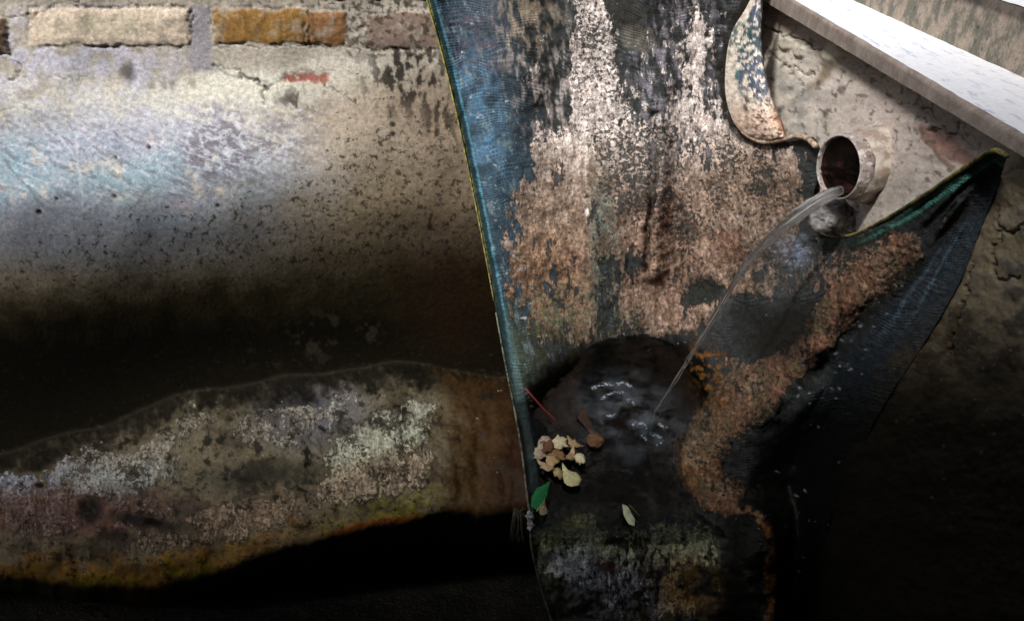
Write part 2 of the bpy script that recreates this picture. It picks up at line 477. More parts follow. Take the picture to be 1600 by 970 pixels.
# bricks (height and colour)
def brick(x0, y0, x1, y1, col, h, w_=2.5):
    global C, H
    xx = X + 6 * fbm(X, Y, 22, 4, 61) + 1.5 * n5; yy = Y + 5 * fbm(X, Y, 34, 4, 62) + 1.0 * n5
    d = np.minimum(np.minimum(xx - x0, x1 - xx), np.minimum(yy - y0, y1 - yy))
    m = sm(-1.5, w_, d)
    C = mix(C, col * 1.0, m)
    C = mix(C, col * .72, m * sm(.1, .4, n12) * .5)
    C = mix(C, S(150, 140, 126), m * sm(.05, .4, fbm(X, Y, 30, 4, 66, .6)) * .65)
    H += m * h * (.55 + .45 * sm(0, 12, d) + .12 * n40)
    g = sm(-6, -2, d) * sm(2, -2, d) * sm(-.2, .2, n40 + .5 * n12)
    C = mix(C, S(84, 74, 62), g * .4); H -= g * .0012
brick(46, 13, 296, 71, S(206, 190, 172), .0035)
brick(332, 15, 482, 67, S(150, 116, 72), .003)
brick(478, 18, 540, 69, S(140, 104, 74), .003)
brick(572, 22, 720, 76, S(124, 108, 98), .0015)
brick(-60, 30, 14, 82, S(84, 66, 52), .004)
brick(-60, -60, 200, -8, S(150, 140, 126), .004)
brick(215, -64, 470, -6, S(140, 128, 112), .004)
brick(500, -60, 760, -2, S(120, 104, 90), .004)
C = mix(C, S(96, 80, 58), box(Xw, Yw, 470, 10, 492, 70, 3) * sm(-.1, .2, n12) * .8)
C = mix(C, S(44, 36, 28), sm(.12, .34, n12 + .3 * stk) * box(X, Y, 540, -10, 720, 90, 12) * .7)
C = mix(C, S(120, 92, 52), box(X, Y, 345, 16, 470, 66, 8) * sm(-.1, .3, stk) * .6)
C = mix(C, S(188, 182, 158), blob(Xw, Yw, 170, 40, 70, 16, 0, .6) * .5)
# triangular piece of red brick
dtri = line(Xw, Yw, [(448, 124), (470, 122), (505, 122)], 11) * sm(440, 446, X) * sm(107, 111, Yw) * sm(133, 129, Yw + .10 * (X - 442) * 0)
C = mix(C, S(140, 92, 82), dtri * sm(-.5, .0, n12 + .3)); H -= .002 * dtri
# cracks
def crack(pts, wd, dep=.004, col=S(40, 34, 26), a=.9):
    global C, H
    xx = X + 7 * fbm(X, Y, 16, 3, 71) + 2 * n5; yy = Y + 6 * fbm(X, Y, 16, 3, 72) + 2 * n5
    m = line(xx, yy, pts, wd * .85) * np.clip(.75 + .5 * n40, .35, 1); C = mix(C, col, m * a * .85); H -= m * dep * .5
crack([(330, 101), (372, 108), (388, 122), (405, 128)], 2.2)
crack([(375, 117), (400, 124), (412, 140), (408, 160)], 3.8, .006)
crack([(410, 140), (432, 132), (440, 124)], 3.0)
crack([(20, 92), (34, 104), (28, 120), (12, 124)], 2.0)
crack([(12, 124), (60, 122), (150, 123)], 1.3, .002, S(80, 74, 66), .7)
crack([(505, 132), (545, 150), (560, 165)], 1.6)
crack([(0, 28), (60, 22), (88, 8), (160, -6)], 2.0)
crack([(60, 72), (296, 75)], 1.6, .002, S(70, 62, 54), .7)
crack([(330, 71), (535, 73), (600, 78), (650, 76), (690, 96)], 1.8, .003)
crack([(298, 16), (300, 70)], 2.6, .005)
crack([(110, 10), (290, 10)], 1.5, .003)
crack([(525, 108), (470, 112), (440, 118)], 1.3, .002, S(60, 50, 40), .6)
crack([(0, 175), (30, 160), (60, 178)], 1.4, .002, S(110, 100, 90), .6)
for (cx, cy, r) in ((614, 195, 4), (614, 210, 4), (232, 230, 3), (61, 332, 4), (180, 246, 2.5), (340, 322, 3), (88, 311, 2.5), (178, 307, 3)):
    m = blob(X, Y, cx, cy, r, r, 0, .5); C = mix(C, S(30, 28, 26), m * .9); H -= .003 * m
# lower ledge: lichen and rust coloured growth
lo = sm(-6, 8, Y - yt + 12 * n12)
vv = v + .10 * n40
base = np.zeros_like(C) + S(104, 96, 78)
lich = sm(-.28, .22, n40 + .6 * n12 + .15)
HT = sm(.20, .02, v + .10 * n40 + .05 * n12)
def L(c, m): 
    global base
    base = mix(base, c, m)

L(S(96, 96, 104), blob(Xw, Yw, 485, 645, 80, 50, -5, .7) * .8)
L(S(24, 30, 20), blob(Xw, Yw, 430, 748, 100, 26, 0, .6) * .8)
L(S(96, 66, 58), blob(Xw, Yw, 110, 800, 170, 40, 0, .6) * .8)
L(S(120, 96, 92), blob(Xw, Yw, 40, 785, 110, 24, 0, .6) * sm(-.2, .3, n12) * .7)
L(S(70, 36, 34), blob(Xw, Yw, 165, 830, 60, 25, 0, .6) * sm(-.1, .2, n40) * .8)
L(S(130, 112, 92), blob(Xw, Yw, 360, 810, 140, 36, -18, .6) * sm(-.2, .2, n12) * .8)
# dark holes in the lichen
L(S(20, 20, 16), sm(.30, .52, fbm(X, Y, 26, 5, 81, .6) ) * sm(-8, 20, Y - yt) * sm(700, 640, X) * .9)
L(S(14, 13, 10), blob(Xw, Yw, 65, 718, 42, 13, -25, .4)); L(S(14, 13, 10), blob(Xw, Yw, 62, 758, 8, 5, 0, .4))
L(S(22, 14, 12), blob(Xw, Yw, 140, 795, 20, 22, -40, .5)); L(S(18, 16, 12), blob(Xw, Yw, 225, 815, 50, 12, 10, .5))
base = mix(base, S(34, 30, 24), np.clip(.05 + .9 * sm(.0, .5, n90 + .4 * n40), 0, .6))
base = mix(base, S(16, 14, 10), HT * .95)  # recess shade painted along the ledge's top edge
# yellow-green rim along the foot
rim = sm(.76, .9, vv)
L(S(132, 98, 46), rim * sm(620, 250, X) * .85)
L(S(116, 112, 36), sm(.86, .95, vv) * sm(-.3, .3, n90 + n12 * .6) * .7)
L(S(122, 116, 60), blob(X, Y, 640, 780, 90, 16, -10, .8) * sm(-.5,.5,n12) * .8)
L(S(66, 46, 24), sm(660, 725, X + 26 * n40 + 14 * n12) * .92)  # brown shadow at the ledge's right end painted in
L(S(46, 28, 15), sm(740, 800, X + 16 * n40) * .9)
L(S(150, 84, 36), blob(Xw, Yw, 590, 823, 72, 12, -10, .4) * sm(-.2, .1, Y - 0 * X > 0))
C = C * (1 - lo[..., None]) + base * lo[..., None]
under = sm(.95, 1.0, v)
C = mix(C, S(26, 22, 13), under * .97)  # shade beneath the ledge painted into the colour
C = mix(C, S(92, 66, 28), under * blob(X, Y, 200, 940, 60, 50, 0, .6) * sm(0, .4, n40) * .9)
C = mix(C, S(70, 84, 30), under * blob(X, Y, 20, 930, 90, 40, 0, .6) * sm(-.2, .3, n40) * .9)
C = mix(C, S(104, 70, 40), blob(Xw, Yw, 590, 822, 66, 11, -10, .7) * .8)
H += lo * (.0035 * n40 + .0010 * n12 + .0004 * n5)
H = H + .0002 * n5 * (1 - .9*lo)
H = H * sm(1.02, .93, v)
SP = SP * (1 - lo) * (1 - .3 * alg) + lo * (.75 + .5 * n40)
FL = FL + lo * .25
CW = np.full(X.shape, -9.0); LC = np.zeros_like(C) + S(150, 146, 130)
def lichen(c, m, a):
    global CW, LC
    CW = np.maximum(CW, -1.15 + (a + .12) * m); LC = mix(LC, c, m)
lichen(S(172, 182, 180), blob(X, Y, 180, 710, 120, 74, -20, .6), 2.0)
lichen(S(146, 154, 172), blob(X, Y, 45, 742, 100, 40, -20, .6), 2.0)
lichen(S(126, 134, 150), blob(X, Y, 140, 668, 80, 22, -22, .5), 1.5)
lichen(S(160, 150, 138), blob(X, Y, 280, 645, 90, 36, -10, .6), 1.6)
lichen(S(172, 176, 190), blob(X, Y, 490, 625, 90, 44, -8, .5), 1.5)
lichen(S(184, 188, 168), blob(X, Y, 595, 690, 105, 46, -32, .45), 1.9)
lichen(S(170, 154, 132), blob(X, Y, 600, 745, 130, 36, -14, .5), 1.7)
lichen(S(150, 130, 110), blob(X, Y, 350, 815, 160, 34, -16, .6), 1.6)
lichen(S(116, 96, 90), blob(X, Y, 90, 800, 190, 40, 0, .6), 1.5)
lichen(S(150, 150, 132), blob(X, Y, 410, 680, 80, 40, 0, .6), 1.3)
lichen(S(140, 134, 122), blob(X, Y, 330, 670, 300, 60, -8, .6), 1.1)
for cx, cy, rx, ry, an in ((65, 718, 44, 14, -25), (62, 758, 10, 6, 0), (140, 795, 22, 24, -40), (240, 815, 60, 12, 10), (215, 685, 14, 30, 60), (390, 735, 70, 40, 10), (330, 700, 30, 30, 0)):
    CW = CW - 1.6 * blob(Xw, Yw, cx, cy, rx, ry, an, .5)
CW = CW + .45 * n40
CW = np.where(v > -.1, CW, -9.0) * 1.0 - 2.0 * sm(668, 715, X + 16 * n40) - 3 * HT - 3 * sm(.84, .98, vv)
gl = np.clip(alg * .25 + lo * .15, 0, 1)
P = P + grid_normals(P) * H[..., None]
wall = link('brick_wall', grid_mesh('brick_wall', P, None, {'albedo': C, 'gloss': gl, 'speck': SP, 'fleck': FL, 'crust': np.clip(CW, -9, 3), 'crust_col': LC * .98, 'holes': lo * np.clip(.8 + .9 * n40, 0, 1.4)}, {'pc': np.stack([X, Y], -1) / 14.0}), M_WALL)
tag(wall, 'old plastered brick wall with exposed bricks along the top and a mossy ledge along its foot', 'wall')

# ------------------------------------------------------------------ side wall with stepped parapet
XS = 0.24
side_root = empty('side_wall', (CX + XS, CY + .5, 0.0))
tag(side_root, 'grey cement side wall with a white ledge on top where the pipe comes out', 'wall')
def side_y(px, py):
    rx, ry, rz = ray(px, py)
    return XS * ry / np.maximum(rx, 1e-6)
xs = axis(1100, 1150, 1606, 1960, 2.0, 10.0)
ys = axis(-120, -6, 976, 1500, 2.0, 10.0)
X, Y = np.meshgrid(xs, ys)
Ds = side_y(X, Y)
Ds = np.clip(Ds, 0.02, 1.13)
# below the ledge line only
ledge_bot = lambda x: (x - 1187) * 0.604
keep = (Y[:-1, :-1] > ledge_bot(X[:-1, :-1]) - 14) & (Ds[:-1, :-1] < 1.13)
P = np.stack([CX + XS + 0 * X, CY + Ds, CZ + ray(X, Y)[2] * Ds / ray(X, Y)[1]], -1)
Xw = X + 6 * fbm(X, Y, 30, 3, 111); Yw = Y + 5 * fbm(X, Y, 30, 3, 112)
n40 = fbm(X, Y, 45, 5, 101); n12 = fbm(X, Y, 14, 4, 102); n90 = fbm(X, Y, 120, 4, 103); n5 = fbm(X, Y, 5, 3, 104, .6)
C = np.zeros(X.shape + (3,)) + S(212, 202, 190)
H = .0010 * n40 + .0002 * n12
SP = np.zeros(X.shape) - .25 + .3 * n40; FL = np.zeros(X.shape)
C = mix(C, S(160, 158, 152), blob(X, Y, 1250, 150, 60, 60, 30, .6) * sm(-.3, .3, n40))
C = mix(C, S(210, 196, 186), blob(X, Y, 1400, 200, 120, 60, 30, .6))
C = mix(C, S(170, 164, 146), blob(X, Y, 1300, 60, 70, 40, 30, .6) * .7)
C = mix(C, S(148, 134, 122), sm(46, 18, Y - ledge_bot(X) + 8 * n40) * .75)
C = mix(C, S(126, 108, 82), blob(Xw, Yw, 1290, 115, 34, 8, -45, .5) * .8)
C = mix(C, S(130, 116, 96), blob(Xw, Yw, 1335, 85, 50, 6, 35, .5) * .6)
C = mix(C, S(158, 124, 114), blob(Xw, Yw, 1478, 228, 52, 16, 35, .25) * .95)
C = mix(C, S(124, 92, 72), line(Xw, Yw, [(1440, 200), (1440, 218), (1490, 262)], 4) * .7)
C = mix(C, S(140, 130, 118), sm(.3, .5, n12) * .4)
C = mix(C, S(92, 86, 78), sm(.40, .52, fbm(X, Y, 12, 3, 121)) * .7)
def crack(pts, wd, dep=.003, col=S(60, 52, 40), a=.85):
    global C, H
    xx = X + 7 * fbm(X, Y, 18, 3, 171) + 2 * n5; yy = Y + 7 * fbm(X, Y, 18, 3, 172) + 2 * n5
    m = line(xx, yy, pts, wd); C = mix(C, col, m * a); H -= m * dep
crack([(1188, 38), (1215, 52), (1230, 58), (1260, 68), (1280, 78)], 2.0)
crack([(1200, 80), (1225, 100), (1270, 118)], 1.3, .002, S(110, 100, 88))
crack([(1432, 150), (1445, 172), (1462, 182)], 1.7, .002)
crack([(1455, 200), (1480, 208), (1500, 196)], 1.8, .003)
crack([(1445, 180), (1520, 230)], 1.2, .001, S(120, 108, 96))
for (cx, cy, r) in ((1222, 168, 4), (1255, 195, 4), (1420, 198, 3), (1432, 200, 2.5), (1290, 178, 5), (1318, 140, 4), (1380, 121, 2)):
    C = mix(C, S(90, 82, 74), blob(Xw, Yw, cx, cy, r, r * 1.6, 0, .5) * .7)
H += .003 * blob(Xw, Yw, 1228, 65, 12, 11, 0, .3) + .003 * blob(Xw, Yw, 1250, 80, 10, 10, 0, .3) + .003 * blob(Xw, Yw, 1300, 80, 14, 20, 20, .4) + .003 * blob(Xw, Yw, 1200, 42, 10, 8, 0, .4)
C = mix(C, S(192, 186, 168), blob(Xw, Yw, 1230, 66, 12, 10, 0, .4) * .8 + blob(Xw, Yw, 1303, 80, 14, 18, 0, .4) * .7)
C = mix(C, S(150, 118, 96), blob(Xw, Yw, 1216, 205, 12, 14, 0, .5) * .7)
C = mix(C, S(184, 174, 164), blob(Xw, Yw, 1400, 300, 40, 20, -30, .5) * .7)
# lower part of the wall, darker and glossier towards the bottom
lowm = sm(0, 60, dline(X, Y, [(1180, 360), (1420, 330), (1560, 232)]) * np.where(Y > np.interp(X, [1100, 1180, 1420, 1560, 1700, 1960], [420, 360, 330, 232, 232, 232]), 1, -1))
C = mix(C, S(134, 122, 100), lowm)
C = mix(C, S(84, 92, 98), lowm * blob(Xw, Yw, 1570, 500, 60, 130, 15, .7) * sm(-.2, .4, n40) * .8)
C = mix(C, S(78, 64, 46), lowm * sm(-.1, .3, n40) * sm(360, 480, Y) * .7)
C = mix(C, S(100, 80, 60), lowm * blob(Xw, Yw, 1450, 560, 40, 60, 20, .6) * sm(-.2, .3, n12) * .8)
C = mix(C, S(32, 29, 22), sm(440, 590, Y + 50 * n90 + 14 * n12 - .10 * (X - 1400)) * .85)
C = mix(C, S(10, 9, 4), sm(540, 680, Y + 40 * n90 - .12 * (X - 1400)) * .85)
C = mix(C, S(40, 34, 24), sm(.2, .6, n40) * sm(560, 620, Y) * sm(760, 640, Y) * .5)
crack([(1555, 325), (1562, 355), (1585, 362), (1600, 352)], 3, .004, S(34, 30, 24))
crack([(1562, 360), (1548, 400), (1556, 440), (1590, 432)], 2.2, .003, S(46, 40, 32))
crack([(1520, 420), (1505, 470), (1480, 560)], 2.5, .003, S(46, 40, 32), .6)
C = mix(C, S(140, 128, 112), blob(Xw, Yw, 1582, 340, 18, 10, 0, .5) * .6 + blob(Xw, Yw, 1570, 445, 14, 8, 0, .5) * .6)
C = mix(C, S(150, 158, 166), sm(.5, .62, n5) * lowm * sm(640, 400, Y) * .4)
rng = np.random.RandomState(5)
for i in range(60):
    cx, cy = rng.uniform(1290, 1600), rng.uniform(480, 640 + 260 * rng.rand())
    C = mix(C, S(120, 118, 112), blob(X, Y, cx, cy, rng.uniform(.8, 2.2), rng.uniform(.8, 2.2), 0, .7) * rng.uniform(.1, .7))
H += lowm * (.0008 * n40 + .0003 * n12)
SP = SP + lowm * .45; FL = FL + lowm * .10
gl = np.clip(lowm * .25 + sm(500, 700, Y) * .2, 0, 1)
P = P + grid_normals(P) * H[..., None]
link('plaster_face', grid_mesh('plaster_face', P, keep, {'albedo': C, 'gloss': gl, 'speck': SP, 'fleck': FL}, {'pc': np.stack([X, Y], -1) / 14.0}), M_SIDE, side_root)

# ledge: mesh between lines read on the wall planes
def pxline(xa, ya, xb, yb, x_):
    A = Vector([float(c) for c in at_x(xa, ya, x_)]); B = Vector([float(c) for c in at_x(xb, yb, x_)])
    return A, B
LX, UX = CX + 0.225, CX + 0.292
topA, topB = pxline(1237, 0, 1600, 215, LX)
botA, botB = pxline(1190, 0, 1600, 246, LX)
inA, inB = pxline(1331, 0, 1600, 122, UX)
upA, upB = pxline(1559, 0, 1600, 12.5, UX)
def along(A, B, y):
    t = (y - A.y) / (B.y - A.y); return A + (B - A) * t
M_LEDGE = N('white_ledge')
k = M_LEDGE
n1 = k.noise(55, 6, .7); n2 = k.noise(260, 5, .7)
st = k.n('ShaderNodeTexNoise', i_Scale=1.0, i_Detail=5, i_Roughness=.65)
mp = k.n('ShaderNodeMapping'); mp.inputs['Scale'].default_value = (160, 30, 160)
gp = k.n('ShaderNodeNewGeometry'); k.l(gp.outputs['Position'], mp.inputs[0]); k.l(mp.outputs[0], st.inputs['Vector'])
c = k.mixc(k.ramp(st.outputs['Fac'], .52, .68), (.88, .88, .91), (.56, .58, .72))
c = k.mixc(k.ramp(n1, .68, .76, 0, .6), c, (.42, .46, .60))
c = k.scalec(c, k.ramp(n2, .3, .7, .9, 1.05))
k.l(c, k.b.inputs['Base Color']); k.b.inputs['Roughness'].default_value = .75
k.l(k.bump(n2, .5, .0008), k.b.inputs['Normal']); M_LEDGE = k.m
k = N('ledge_front'); n1 = k.noise(40, 6, .65); n2 = k.noise(420, 5, .7)
c = k.mixc(k.ramp(n1, .35, .65), tuple(S(122, 108, 98)), tuple(S(150, 138, 128)))
c = k.scalec(c, k.ramp(n2, .3, .7, .8, 1.15)); k.l(c, k.b.inputs['Base Color']); k.b.inputs['Roughness'].default_value = .85
k.l(k.bump(n2, .6, .001), k.b.inputs['Normal']); M_FRONT = k.m
k = N('parapet_riser'); n1 = k.noise(38, 6, .7); n2 = k.noise(380, 5, .7); n3 = k.noise(120, 4, .6)
c = k.mixc(k.ramp(n1, .42, .58), tuple(S(104, 100, 88)), tuple(S(156, 142, 126)))
c = k.mixc(k.ramp(n3, .6, .7), c, tuple(S(72, 70, 60)))
c = k.scalec(c, k.ramp(n2, .3, .7, .75, 1.2)); k.l(c, k.b.inputs['Base Color']); k.b.inputs['Roughness'].default_value = .85
k.l(k.bump(n3, .5, .002, k.bump(n2, .4, .0006)), k.b.inputs['Normal']); M_RISER = k.m
YS = np.linspace(CY + 0.12, 0.06, 90)
def strip(name, fn, nseg, mat, parent, amp=.0009):
    """fn(y, t) -> point, t across 0..1"""
    P = np.zeros((len(YS), nseg + 1, 3))
    for i, y in enumerate(YS):
        for j in range(nseg + 1):
            P[i, j] = fn(y, j / nseg)
    A = P[..., 1] * 1000; B = (P[..., 0] + P[..., 2]) * 1000
    P[..., 2] += amp * fbm(A, B, 22, 4, 7); P[..., 0] += amp * fbm(A, B, 17, 4, 9)
    return link(name, grid_mesh(name, P), mat, parent)
def f_front(y, t):      # front face with a rounded upper arris
    a, b = along(botA, botB, y), along(topA, topB, y)
    r = .003
    if t < .7: p = a.lerp(b, t / .7); p.z -= r * (t / .7); return p
    s = (t - .7) / .3 * math.pi / 2
    return Vector((b.x + r * (1 - math.cos(s)), y, b.z - r + r * math.sin(s)))
strip('ledge_front', f_front, 14, M_FRONT, side_root, .0004)
def f_top(y, t):
    a, b = along(topA, topB, y), along(inA, inB, y)
    return Vector((a.x + .003 + (b.x + .012 - a.x - .003) * t, y, a.z + (b.z - a.z) * t))
strip('ledge_top', f_top, 20, M_LEDGE, side_root, .0004)
def f_under(y, t):
    a = along(botA, botB, y); return Vector((a.x + .03 * t, y, a.z - .004 * t))
strip('ledge_underside', f_under, 4, M_FRONT, side_root, .0003)
def f_up(y, t):
    a, b = along(inA, inB, y), along(upA, upB, y)
    return Vector((a.x, y, a.z - .004 + (b.z - a.z + .004) * t))
strip('riser', f_up, 24, M_RISER, side_root, .0005)
def f_top2(y, t):
    b = along(upA, upB, y); return Vector((b.x - .006 + .25 * t, y, b.z + .002 + .004 * t))
strip('coping', f_top2, 20, M_LEDGE, side_root)

# ------------------------------------------------------------------ shade-cloth curtain forming the sling
ZP = CZ - 0.55
left_edge = [(640, -110), (655, -60), (667, 0), (692, 90), (718, 200), (745, 330), (768, 450), (788, 560), (804, 640), (816, 710), (823, 770), (829, 812), (830, 850), (842, 905), (864, 975), (905, 1100)]
green_edge = [(1574, 244), (1550, 236), (1505, 264), (1445, 305), (1395, 336), (1352, 359), (1322, 369), (1295, 368), (1277, 360), (1268, 345)]
roll_edge = [(1272, 300), (1285, 250), (1275, 218), (1262, 214), (1245, 212), (1225, 217), (1190, 222), (1165, 214), (1147, 192), (1136, 155), (1134, 105), (1142, 55), (1165, 12), (1188, -12), (1196, -110)]
right_edge = [(1270, 1100), (1268, 970), (1300, 800), (1345, 700), (1395, 610), (1448, 530), (1500, 440), (1535, 350), (1562, 285)]
LE = [tuple(p) for p in catmull(left_edge, 6)]
GE = [tuple(p) for p in catmull(green_edge, 6)]
RO = [tuple(p) for p in catmull(roll_edge, 6)]
RE = [tuple(p) for p in catmull(right_edge, 6)]
poly = LE + RE + GE + RO
ctrl = [(640, -110, 1.08), (665, 0, 1.06), (720, 200, 1.01), (760, 400, .94), (790, 550, .82), (815, 700, .625), (825, 770, .565), (830, 815, .535), (842, 900, .52), (864, 975, .51), (900, 1100, .49),
        (950, -110, 1.08), (950, 0, 1.075), (850, 100, 1.04), (950, 200, 1.035), (860, 400, .93), (950, 400, .945), (860, 500, .89), (950, 500, .905), (1040, 500, .91), (960, 535, .885), (880, 560, .80), (838, 600, .735), (960, 600, .865), (1040, 600, .85),
        (880, 640, .80), (960, 700, .73), (1020, 700, .72), (880, 700, .67), (960, 760, .622), (860, 780, .578), (900, 790, .572), (960, 792, .566), (1040, 790, .572), (1100, 790, .566), (960, 870, .53), (1060, 870, .53), (960, 970, .50), (960, 1100, .49),
        (1130, -100, 1.05), (1100, 100, 1.04), (1120, 200, 1.0), (1050, 300, .99), (1100, 400, .95), (1160, 300, .93), (1230, 260, .81), (1250, 330, .75), (1100, 480, .93), (1180, 420, .85), (1200, 500, .77), (1240, 440, .71), (1105, 555, .80), (1125, 590, .75), (1170, 560, .78), (1110, 620, .76),
        (1300, 375, .66), (1350, 375, .58), (1420, 340, .51), (1500, 275, .44), (1572, 245, .375), (1562, 290, .39), (1535, 350, .41),
        (1400, 400, .515), (1330, 465, .55), (1260, 545, .575), (1190, 610, .605), (1120, 660, .635), (1072, 705, .645), (1080, 745, .61), (1120, 782, .565), (1190, 802, .53), (1205, 860, .50), (1202, 970, .46), (1202, 1100, .44),
        (1150, 850, .52), (1150, 970, .485), (1160, 790, .56),
        (1300, 580, .585), (1240, 700, .60), (1230, 770, .59), (1250, 860, .55), (1262, 970, .53), (1290, 800, .57), (1345, 700, .53), (1395, 610, .50), (1448, 530, .47), (1500, 440, .44), (1360, 520, .56), (1430, 420, .50), (1270, 1100, .52)]
xs = np.arange(630, 1600, 2.0)
ys = np.r_[np.arange(-110, -10, 8.0), np.arange(-10, 978, 2.0), np.arange(978, 1100, 8.0)]
X, Y = np.meshgrid(xs, ys)
keep = inside(0.25 * (X[:-1, :-1] + X[1:, 1:] + X[1:, :-1] + X[:-1, 1:]), 0.25 * (Y[:-1, :-1] + Y[1:, 1:] + Y[1:, :-1] + Y[:-1, 1:]), poly)
vk = np.zeros(X.shape, bool)
vk[:-1, :-1] |= keep; vk[1:, 1:] |= keep; vk[1:, :-1] |= keep; vk[:-1, 1:] |= keep
out = vk & ~inside(X, Y, poly)
pl = np.array(poly + [poly[0]])
oi = np.argwhere(out)
qx, qy = X[out], Y[out]
best = np.full(qx.shape, 1e9); bx, by = qx.copy(), qy.copy()
for (x0, y0), (x1, y1) in zip(pl[:-1], pl[1:]):
    vx, vy = x1 - x0, y1 - y0
    t = np.clip(((qx - x0) * vx + (qy - y0) * vy) / (vx * vx + vy * vy + 1e-9), 0, 1)
    ax, ay = x0 + t * vx, y0 + t * vy
    d = np.hypot(qx - ax, qy - ay); m = d < best
    best[m] = d[m]; bx[m] = ax[m]; by[m] = ay[m]
X[out] = bx; Y[out] = by
def cloth_D(X, Y):
    D = tps(ctrl, X, Y)
    # hanging pleats in the upper half
    pl_ = sm(560, 300, Y) * sm(0, 40, X - np.interp(Y, [0, 560], [670, 790]))
    D = D + pl_ * (.014 * np.sin((X + .10 * Y) / 34.0) + .012 * np.sin((X - .06 * Y) / 61.0 + 1.2)) * sm(1250, 1150, X)
    D = D - .016 * line(X, Y, [(1028, 130), (1022, 250), (1012, 420)], 26) + .007 * line(X + 6 * fbm(X, Y, 40, 3, 209), Y, [(1024, 180), (1022, 250), (1012, 420)], 9)
    D = D + .006 * fbm(X, Y, 70, 3, 205)
    # converging folds that run down from the gathered corner by the ledge
    gx, gy = 1585, 215
    ang = np.arctan2(Y - gy, gx - X); rr = np.hypot(X - gx, Y - gy)
    f = sm(0, 200, rr) * sm(1190, 1300, X + .0 * Y) * sm(30, 75, dline(X, Y, [(1400, 380), (1330, 450), (1260, 540), (1190, 610), (1120, 660)]))
    fold = (1 - 2 * np.abs(np.sin(ang * 19 + .5 * np.sin(rr / 90)))) * .010 + (1 - 2 * np.abs(np.sin(ang * 43 + 1 + .3 * np.sin(rr / 50)))) * .0045
    D = D + f * fold * np.clip(rr / 350, .25, 1) * sm(830, 600, Y) * sm(330, 380, Y + .38 * (X - 1270))
    Dl = side_y(X, Y) - .006
    Dl = np.where(X > 1120, Dl, 9); k_ = .03; h_ = np.clip(.5 + .5 * (Dl - D) / k_, 0, 1)
    sm_ = Dl * (1 - h_) + D * h_ - k_ * h_ * (1 - h_) * (Dl < 5)
    sm_ = np.where(Dl > 5, D, sm_)
    hug = sm(70, 5, dline(X, Y, RE)) * (X > 1230)
    sm_ = sm_ * (1 - hug) + (Dl + .004) * hug
    return np.minimum(sm_, 1.088)
D = cloth_D(X, Y)
P = np.stack(at_d(X, Y, D), -1)

Xw = X + 8 * fbm(X, Y, 30, 3, 211); Yw = Y + 7 * fbm(X, Y, 30, 3, 212)
n40 = fbm(X, Y, 42, 5, 201, .55); n12 = fbm(X, Y, 13, 4, 202, .6); n90 = fbm(X, Y, 120, 4, 203); n5 = fbm(X, Y, 5, 3, 204, .65)
stk = fbm(X - .12 * Y, Y, 12, 4, 206, .6, sx=1.0, sy=3.2)
stk2 = fbm(X - .3 * Y, Y, 7, 3, 207, .6, sx=1.0, sy=5.0)
w1, w2 = worley(X + 3 * n12, Y * .8 + 3 * n5, 9.0, 3)
gran = sm(.55, .1, w1)
# bare cloth
C = np.zeros(X.shape + (3,)) + S(50, 53, 53)
C = mix(C, S(30, 30, 28), sm(-.1, .4, n12) * .6)
dl = dline(X, Y, LE)
inr = X - np.interp(Y, [p[1] for p in left_edge], [p[0] for p in left_edge])
C = mix(C, S(48, 62, 72), sm(150, 60, inr + 20 * n40) * sm(560, 420, Y))
C = mix(C, S(74, 102, 124), blob(Xw, Yw, 745, 180, 38, 110, -14, .6) * sm(-.5, .3, n40) * .9)
C = mix(C, S(80, 72, 82), blob(Xw, Yw, 745, 60, 50, 50, 0, .7) * sm(-.3, .3, n12) * .7)
C = mix(C, S(60, 72, 60), sm(440, 560, Y) * sm(70, 20, inr) * .8)
C = mix(C, S(104, 116, 118), sm(.12, .45, stk2) * sm(140, 30, inr) * sm(.0, .3, n40 + .25) * .7)
C = mix(C, S(150, 142, 138), sm(-.1, .4, stk) * blob(X, Y, 850, 100, 56, 140, -16, .6) * .85)
C = mix(C, S(120, 108, 88), sm(-.2, .3, stk) * blob(X, Y, 830, 30, 40, 50, -10, .6) * .7)
C = mix(C, S(132, 128, 138), sm(-.15, .35, stk) * blob(X, Y, 1070, 110, 70, 150, 0, .6) * .9)
C = mix(C, S(90, 86, 80), blob(Xw, Yw, 1000, 60, 24, 24, 0, .2) * .9)
C = mix(C, S(36, 34, 30), blob(Xw, Yw, 980, 22, 40, 22, 0, .5) * .8)
# encrustation: threshold field
T = np.full(X.shape, -.75)
def add(m, a):
    global T
    T = T + m * a
add(blob(X, Y, 925, 90, 36, 190, -3, .4), 1.25)
add(blob(X, Y, 940, 200, 60, 90, 0, .5), .45)
add(blob(X, Y, 960, 150, 40, 100, 0, .5), .3)
add(blob(X, Y, 880, 360, 85, 140, 0, .35), 1.35)
add(blob(X, Y, 1030, 360, 90, 160, 0, .4), 1.2)
add(blob(X, Y, 1130, 310, 110, 120, 0, .4), 1.1)
add(blob(X, Y, 1000, 250, 170, 60, 0, .5), .5)
add(blob(X, Y, 940, 490, 130, 60, 0, .4), .75)
add(blob(X, Y, 1100, 380, 60, 80, 0, .5), .3)
add(blob(X, Y, 1215, 285, 50, 50, 0, .5), .5)
add(blob(X, Y, 1110, 160, 50, 70, 0, .5), .35)
add(blob(X, Y, 860, 170, 50, 120, -14, .6), .42)
add(blob(X, Y, 1065, 80, 60, 110, 0, .6), .62)
add(blob(X, Y, 1225, 420, 90, 70, -20, .6), .62)
add(blob(X, Y, 1110, 60, 34, 90, 10, .5), .5)
add(blob(X, Y, 1090, 200, 70, 60, 0, .6), .4)
add(blob(X, Y, 1200, 260, 90, 40, 0, .5), .6)
add(blob(X, Y, 1060, 470, 70, 60, 0, .4), .7)
add(blob(X, Y, 945, 400, 20, 130, -2, .5), -.55)
